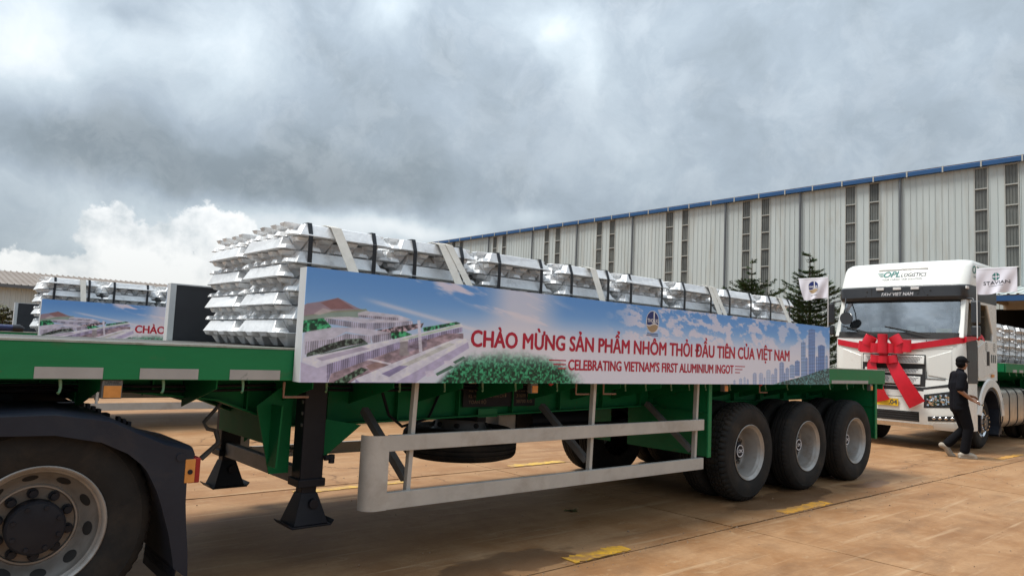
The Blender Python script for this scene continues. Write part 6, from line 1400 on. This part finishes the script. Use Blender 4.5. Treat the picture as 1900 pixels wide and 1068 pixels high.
# ------------------------------------------------------------------ flags beside the cab
def flag(x, ypole, ztop, W_, H_, zb, label, kind, side):
    """cloth hangs from a short crossbar; side=+1 spreads towards +Y (left in the picture), -1 towards -Y"""
    o0 = (x, ypole, zb); e = thing('flag', o0, label, 'flag', 'small white flags tied to the truck mirrors')
    P(o0).cyl((x, ypole, zb), (x, ypole, ztop + .03), .009, 8).ball((x, ypole, ztop + .04), .014, 8, 6).build('pole', PAPER, e, smooth=60)
    P(o0).cyl((x, ypole, ztop), (x, ypole + side * W_ * 1.02, ztop), .007, 8).build('crossbar', PAPER, e)
    def f(u, v, l=0):     # u from the left edge as seen from -X .. W_, v from the bottom .. H_
        s_ = u / W_; yl = ypole + (W_ if side > 0 else 0)
        tq = 1 - v / H_
        shrink = (1 - .18 * tq * (1 - s_) ) if side > 0 else 1.0
        y = yl - (W_ - (W_ - u) * shrink)
        d = .035 * tq * math.sin(s_ * 9 + 1 + tq * 2.2) + .02 * math.sin(s_ * 17 + tq * 5) * tq
        return (x - .012 - d - .0016 * l, y, ztop - H_ * tq - .02 * tq * math.sin(s_ * 5 + .6))
    p = P(o0); nu, nv = 28, 18
    rows = [[f(W_ * i / nu, H_ * j / nv) for i in range(nu + 1)] for j in range(nv + 1)]
    p.loft(rows, caps=False, closed=False); cl = p.build('cloth', FLAG, e, smooth=170); solid(cl, .003, 0)
    p = P(o0); p.loft([[f(W_ * i / nu, H_ * .93, 1.5) for i in range(nu + 1)], [f(W_ * i / nu, H_ * .945, 1.5) for i in range(nu + 1)]], caps=False, closed=False); p.build('hem', PRINTGREY if 0 else FRAMEW, cl)
    if kind == 'emblem':
        ps = [P(o0), P(o0), P(o0), P(o0)]; emblem(ps, lambda u, v, l: f(u, v, 2.5 + l), W_ * .50, H_ * .56, .26, .26)
        em = ps[0].build('emblem', PRINTNAVY, cl, merge=False); ps[1].build('dune', PRINTTAN, cl); ps[2].build('outline', PRINTWHITE, cl); ps[3].build('lettering', PRINTWHITE, cl)
        p = P(o0)
        for k in range(12): p.add([f(W_ * .36 + .016 * k, H_ * .17, 2), f(W_ * .36 + .016 * k + .012, H_ * .17, 2), f(W_ * .36 + .016 * k + .012, H_ * .20, 2), f(W_ * .36 + .016 * k, H_ * .20, 2)], [(0, 1, 2, 3)])
        p.build('caption', PRINTGREY, cl)
    else:
        p = P(o0); letter(p, 'STAVIAN', .060, lambda u, v: f(u, v, 3), W_ * .17, H_ * .36, width=W_ * .66, bold=.01); p.build('lettering', PRINTBLACK, cl)
        p = P(o0)
        for k in range(22): p.add([f(W_ * .30 + .011 * k, H_ * .29, 2), f(W_ * .30 + .011 * k + .008, H_ * .29, 2), f(W_ * .30 + .011 * k + .008, H_ * .31, 2), f(W_ * .30 + .011 * k, H_ * .31, 2)], [(0, 1, 2, 3)])
        p.build('caption', PRINTGREY, cl)
        p = P(o0); cu_, cv_ = W_ * .49, H_ * .66
        for sx_ in (-1, 1):
            for poly in (((.008, .075), (.055, .03), (.055, .005), (.028, .03), (.028, -.0), (.008, .02)), ((.008, -.075), (.055, -.03), (.055, -.005), (.028, -.03), (.028, .0 - .012), (.008, -.02))):
                p.add([f(cu_ + sx_ * a * 1.05, cv_ + b, 3) for a, b in poly], [tuple(range(len(poly)))])
        p.build('emblem', PRINTTEAL, cl)
    return e
flag(15.12, 7.13, 3.40, .66, .46, 1.95, 'small white flag with round blue and tan emblem, left of the cab', 'emblem', 1)
flag(15.30, 4.40, 3.45, .64, .47, 2.15, 'small white flag with dark letters and teal arrow emblem, right of the cab', 'letters', -1)

# ------------------------------------------------------------------ people
def capsule(p, a, b, ra, rb, n=14):
    a = Vector(a); b = Vector(b); d = (b - a); L_ = d.length; d.normalize(); pts = []; rs = []
    for q in (-85, -60, -35, -12): pts.append(a + d * ra * math.sin(math.radians(q))); rs.append(ra * math.cos(math.radians(q)))
    pts += [a.lerp(b, .25), a.lerp(b, .5), a.lerp(b, .75)]; rs += [ra + (rb - ra) * k for k in (.25, .5, .75)]
    for q in (12, 35, 60, 85): pts.append(b + d * rb * math.sin(math.radians(q))); rs.append(rb * math.cos(math.radians(q)))
    p.tube(pts, rs, n)
def chain(p, pts, rs):
    for i in range(len(pts) - 1): capsule(p, pts[i], pts[i + 1], rs[i], rs[i + 1])
def fuse(name, p, mat_, parent, voxel=.011, smooth=3):
    o = p.build(name, mat_, None, merge=False)
    m = o.modifiers.new('r', 'REMESH'); m.mode = 'VOXEL'; m.voxel_size = voxel; m.use_smooth_shade = True
    s_ = o.modifiers.new('s', 'SMOOTH'); s_.iterations = smooth; s_.factor = .5
    dg = bpy.context.evaluated_depsgraph_get(); me = bpy.data.meshes.new_from_object(o.evaluated_get(dg))
    bpy.data.objects.remove(o); me.name = name
    q = bpy.data.objects.new(name, me); C.objects.link(q); q.parent = parent
    if not me.materials: me.materials.append(mat_)
    return q
def hand(p, wrist, dirv, palm_n, side, curl=.5, thumb=1):
    d = Vector(dirv).normalized(); nrm_ = Vector(palm_n).normalized(); s_ = d.cross(nrm_).normalized() * side; w = Vector(wrist)
    for k in (-1, -.3, .3, 1): capsule(p, w + s_ * .016 * k, w + d * .085 + s_ * .026 * k, .014, .013, 8)
    for k, l_ in ((-1, .068), (-.33, .080), (.33, .085), (1, .075)):
        b = w + d * .085 + s_ * .028 * k; q = b
        for j in range(3):
            an = curl * (j + .6) * .75; dd = (d * math.cos(an) + nrm_ * math.sin(an)); q2 = q + dd * l_ * (.42, .33, .25)[j]; capsule(p, q, q2, .0098 - .0008 * j, .0092 - .0008 * j, 8); q = q2
    b = w + d * .03 + s_ * .028; q = b + (d * .6 + s_ * .6 + nrm_ * .35) * .045; capsule(p, b, q, .013, .011, 8); capsule(p, q, q + (d * .9 + s_ * .1 + nrm_ * .5) * .032, .0105, .009, 8)
def head(p, c, turn=0.0, s=1.0):
    """head facing local +x turned by `turn` about z"""
    m = Matrix.Translation(c) @ Matrix.Rotation(turn, 4, 'Z')
    def bb(c_, r): 
        q = P(); q.ball((0, 0, 0), tuple(x * s for x in r), 14, 10); p.add([m @ (Vector(v) + Vector(c_) * s) for v in q.v], q.f)
    bb((-.008, 0, .03), (.098, .076, .095)); bb((.02, 0, -.035), (.070, .062, .085)); bb((.062, 0, -.085), (.026, .03, .022)); bb((.092, 0, -.012), (.022, .014, .024)); bb((.083, 0, .012), (.014, .011, .03))
    for t_ in (-1, 1): bb((-.005, .078 * t_, -.012), (.017, .010, .032)); bb((.072, .03 * t_, .032), (.022, .022, .010)); bb((.066, .038 * t_, -.022), (.02, .018, .02))
    bb((.083, 0, -.048), (.012, .026, .006)); bb((.081, 0, -.060), (.012, .022, .007))
def features(p_eye, p_lip, c, turn):
    m = Matrix.Translation(c) @ Matrix.Rotation(turn, 4, 'Z')
    for t_ in (-1, 1):
        q = P(); q.ball((.082, .031 * t_, .014), (.010, .013, .008), 8, 6); p_eye.add([m @ Vector(v) for v in q.v], q.f)
        q = P(); q.ball((.088, .032 * t_, .036), (.006, .020, .005), 8, 5); p_eye.add([m @ Vector(v) for v in q.v], q.f)
# walking man
PX, PY = 14.60, 4.50
pe = thing('person', (PX, PY, 0), 'man in black clothes and cap walking past the truck front, holding a small object', 'person')
pe.rotation_euler = (0, 0, math.radians(-54))
shL, shR = (0, .195, 1.455), (-.01, -.195, 1.45)
elR, wrR = (-.075, -.265, 1.19), (.125, -.225, 1.035)
elL, wrL = (-.02, .275, 1.20), (.20, .17, 1.09)
hpL, hpR = (0, .095, .93), (0, -.095, .93)
knS, anS = (.115, -.10, .52), (.045, -.10, .105)        # right leg carries the weight
knT, anT = (.12, .10, .50), (-.18, .10, .20)            # left leg trails, heel lifted
hc = Vector((.055, 0, 1.665))
HT = math.radians(34)
p = P()
chain(p, [(0, 0, .95), (.0, 0, 1.10), (.0, 0, 1.27), (.005, 0, 1.42)], [.125, .115, .135, .11]); 
for y in (-.07, .07): chain(p, [(0, y, .95), (0, y, 1.10), (0, y, 1.30), (0, y, 1.42)], [.11, .09, .10, .075])
chain(p, [shL, (0, 0, 1.45), shR], [.062, .07, .062]); chain(p, [(.005, 0, 1.43), (.03, 0, 1.56)], [.062, .055]); head(p, hc, HT)
chain(p, [shR, elR, wrR], [.056, .043, .028]); chain(p, [shL, elL, wrL], [.056, .043, .028])
hand(p, wrR, (.8, .12, -.28), (.1, .6, -.5), 1, .45); hand(p, wrL, (.9, -.3, -.1), (0, -.5, -.8), -1, .6)
chain(p, [hpR, knS, anS], [.09, .058, .042]); chain(p, [hpL, knT, anT], [.09, .058, .042])
chain(p, [anS, (.16, -.105, .045)], [.04, .035]); chain(p, [anT, (-.13, .105, .08)], [.04, .035])
body = fuse('body', p, SKIN, pe, .0075, 2)
p = P()
chain(p, [(0, 0, .90), (-.005, 0, 1.08), (.0, 0, 1.28), (.0, 0, 1.43)], [.135, .135, .150, .105])
for y in (-.085, .085): chain(p, [(0, y, .88), (-.008, y, 1.08), (.0, y, 1.30), (0, y, 1.43)], [.125, .115, .118, .078])
chain(p, [(0.01, .20, 1.44), (0, 0, 1.475), (-.005, -.20, 1.435)], [.075, .075, .075])
chain(p, [shR, tuple(Vector(shR).lerp(Vector(elR), .86))], [.080, .072]); chain(p, [shL, tuple(Vector(shL).lerp(Vector(elL), .86))], [.080, .072])
chain(p, [(.02, 0, 1.50), (.025, 0, 1.535)], [.070, .066])
fuse('shirt', p, SHIRT, pe, .011, 3)
p = P()
for h_, k_, a_ in ((hpR, knS, anS), (hpL, knT, anT)): chain(p, [h_, tuple(Vector(h_).lerp(Vector(k_), .5)), k_, tuple(Vector(k_).lerp(Vector(a_), .5)), tuple(Vector(k_).lerp(Vector(a_), .93))], [.118, .102, .084, .080, .078])
chain(p, [(0, -.09, .96), (0, .09, .96)], [.122, .122])
fuse('trousers', p, TROUS, pe, .011, 3)
p = P(); m_ = Matrix.Translation(hc) @ Matrix.Rotation(HT, 4, 'Z')
q = P(); q.ball((-.012, 0, .052), (.108, .086, .088), 18, 12); p.add([m_ @ Vector(v) for v in q.v], q.f)
fuse('cap', p, HAIRM, pe, .008, 2)
p = P(); q = P(); q.ball((-.035, 0, .0), (.082, .080, .085), 18, 12); p.add([m_ @ Vector(v) for v in q.v], q.f); fuse('hair', p, HAIRM, pe, .008, 2)
p = P(); 
vs = [(.06 + .085 * math.sin(q_) * 1.0, .082 * math.cos(q_), .045 - .012 * math.sin(q_)) for q_ in [math.pi * k / 10 for k in range(11)]]; q = P(); q.ribbon([(.05, v[1] * .96, .05) for v in vs], vs); p.add([m_ @ Vector(v) for v in q.v], q.f); solid(p.build('cap_peak', HAIRM, pe, smooth=80), .006, 0)
pe_, pl_ = P(), P(); features(pe_, pl_, hc, HT); pe_.build('eyes', HAIRM, pe, smooth=80)
for nm, an, toe, ln in (('shoe', anS, (.175, -.105, .05), 0), ('shoe', anT, (-.135, .105, .065), 1)):
    p = P(); an = Vector(an); toe = Vector(toe) + (Vector((.04, 0, -.03)) if ln else Vector())
    if ln == 0: chain(p, [(an.x - .06, an.y, .052), (an.x, an.y, .075), (toe.x - .03, toe.y, .055), (toe.x + .03, toe.y, .04)], [.050, .056, .052, .038]); p.box(an.x - .10, toe.x + .06, an.y - .046, an.y + .046, .0, .03)
    else: 
        hl_ = an + Vector((-.075, 0, -.01)); chain(p, [hl_, an + Vector((-.01, 0, -.03)), toe + Vector((-.015, 0, .0)), toe + Vector((.03, 0, -.022))], [.050, .056, .050, .040])
    fuse('shoe', p, SHOE, pe, .008, 2)
# what he holds
ko = Vector(wrR) + Vector((.105, .02, -.045))
hx = bpy.data.objects.new('key_ring', None); bpy.data.objects.remove(hx)
cr, sr = math.cos(math.radians(-54)), math.sin(math.radians(-54)); wv = lambda v: (PX + v[0] * cr - v[1] * sr, PY + v[0] * sr + v[1] * cr, v[2])
kc = wv(ko + Vector((.03, 0, 0)))
kr = P(kc); kr.tube([(kc[0] + .045 * math.cos(2 * math.pi * k / 16) * .6, kc[1] + .045 * math.cos(2 * math.pi * k / 16) * -.8, kc[2] + .035 * math.sin(2 * math.pi * k / 16)) for k in range(17)], .004, 6); kr.box(kc[0] - .02, kc[0] + .05, kc[1] - .045, kc[1] - .03, kc[2] - .05, kc[2] - .02)
tag(kr.build('key_ring', CHROME, loc=kc, smooth=60), 'small metal ring of keys in the hand of the walking man', 'keys')
# driver behind the windscreen
dv = thing('person', (16.45, 5.22, 1.85), 'driver in a dark shirt seated behind the windscreen of the white truck', 'person'); dv.rotation_euler = (0, 0, math.pi)
p = P(); chain(p, [(0, 0, .36), (.02, 0, .55), (.03, 0, .72)], [.14, .14, .12]); chain(p, [(.03, .18, .74), (.03, 0, .76), (.03, -.18, .74)], [.06, .07, .06]); chain(p, [(.03, 0, .76), (.05, 0, .88)], [.055, .052]); head(p, Vector((.07, 0, .97)), .2)
for s_ in (-1, 1): chain(p, [(.03, .18 * s_, .74), (.12, .25 * s_, .50), (.38, .17 * s_, .54)], [.052, .042, .03]); hand(p, (.38, .17 * s_, .54), (.9, 0, .2), (0, -.6 * s_, -.6), s_, .8)
for s_ in (-1, 1): chain(p, [(0, .1 * s_, .38), (.45, .12 * s_, .42), (.55, .12 * s_, .10)], [.085, .06, .045])
fuse('body', p, SKIN, dv, .009, 2)
p = P(); chain(p, [(0, 0, .34), (.02, 0, .55), (.03, 0, .72)], [.155, .165, .13]); chain(p, [(.03, .18, .735), (.03, 0, .76), (.03, -.18, .735)], [.075, .08, .075])
for s_ in (-1, 1): chain(p, [(.03, .18 * s_, .73), (.11, .245 * s_, .53)], [.07, .06])
fuse('shirt', p, SHIRT, dv, .012, 2)
p = P(); 
for s_ in (-1, 1): chain(p, [(0, .1 * s_, .38), (.45, .12 * s_, .42), (.55, .12 * s_, .14)], [.10, .075, .065])
fuse('trousers', p, TROUS, dv, .014, 2)
p = P(); p.ball((.05, 0, 1.02), (.10, .082, .075), 14, 10); fuse('hair', p, HAIRM, dv, .009, 1)
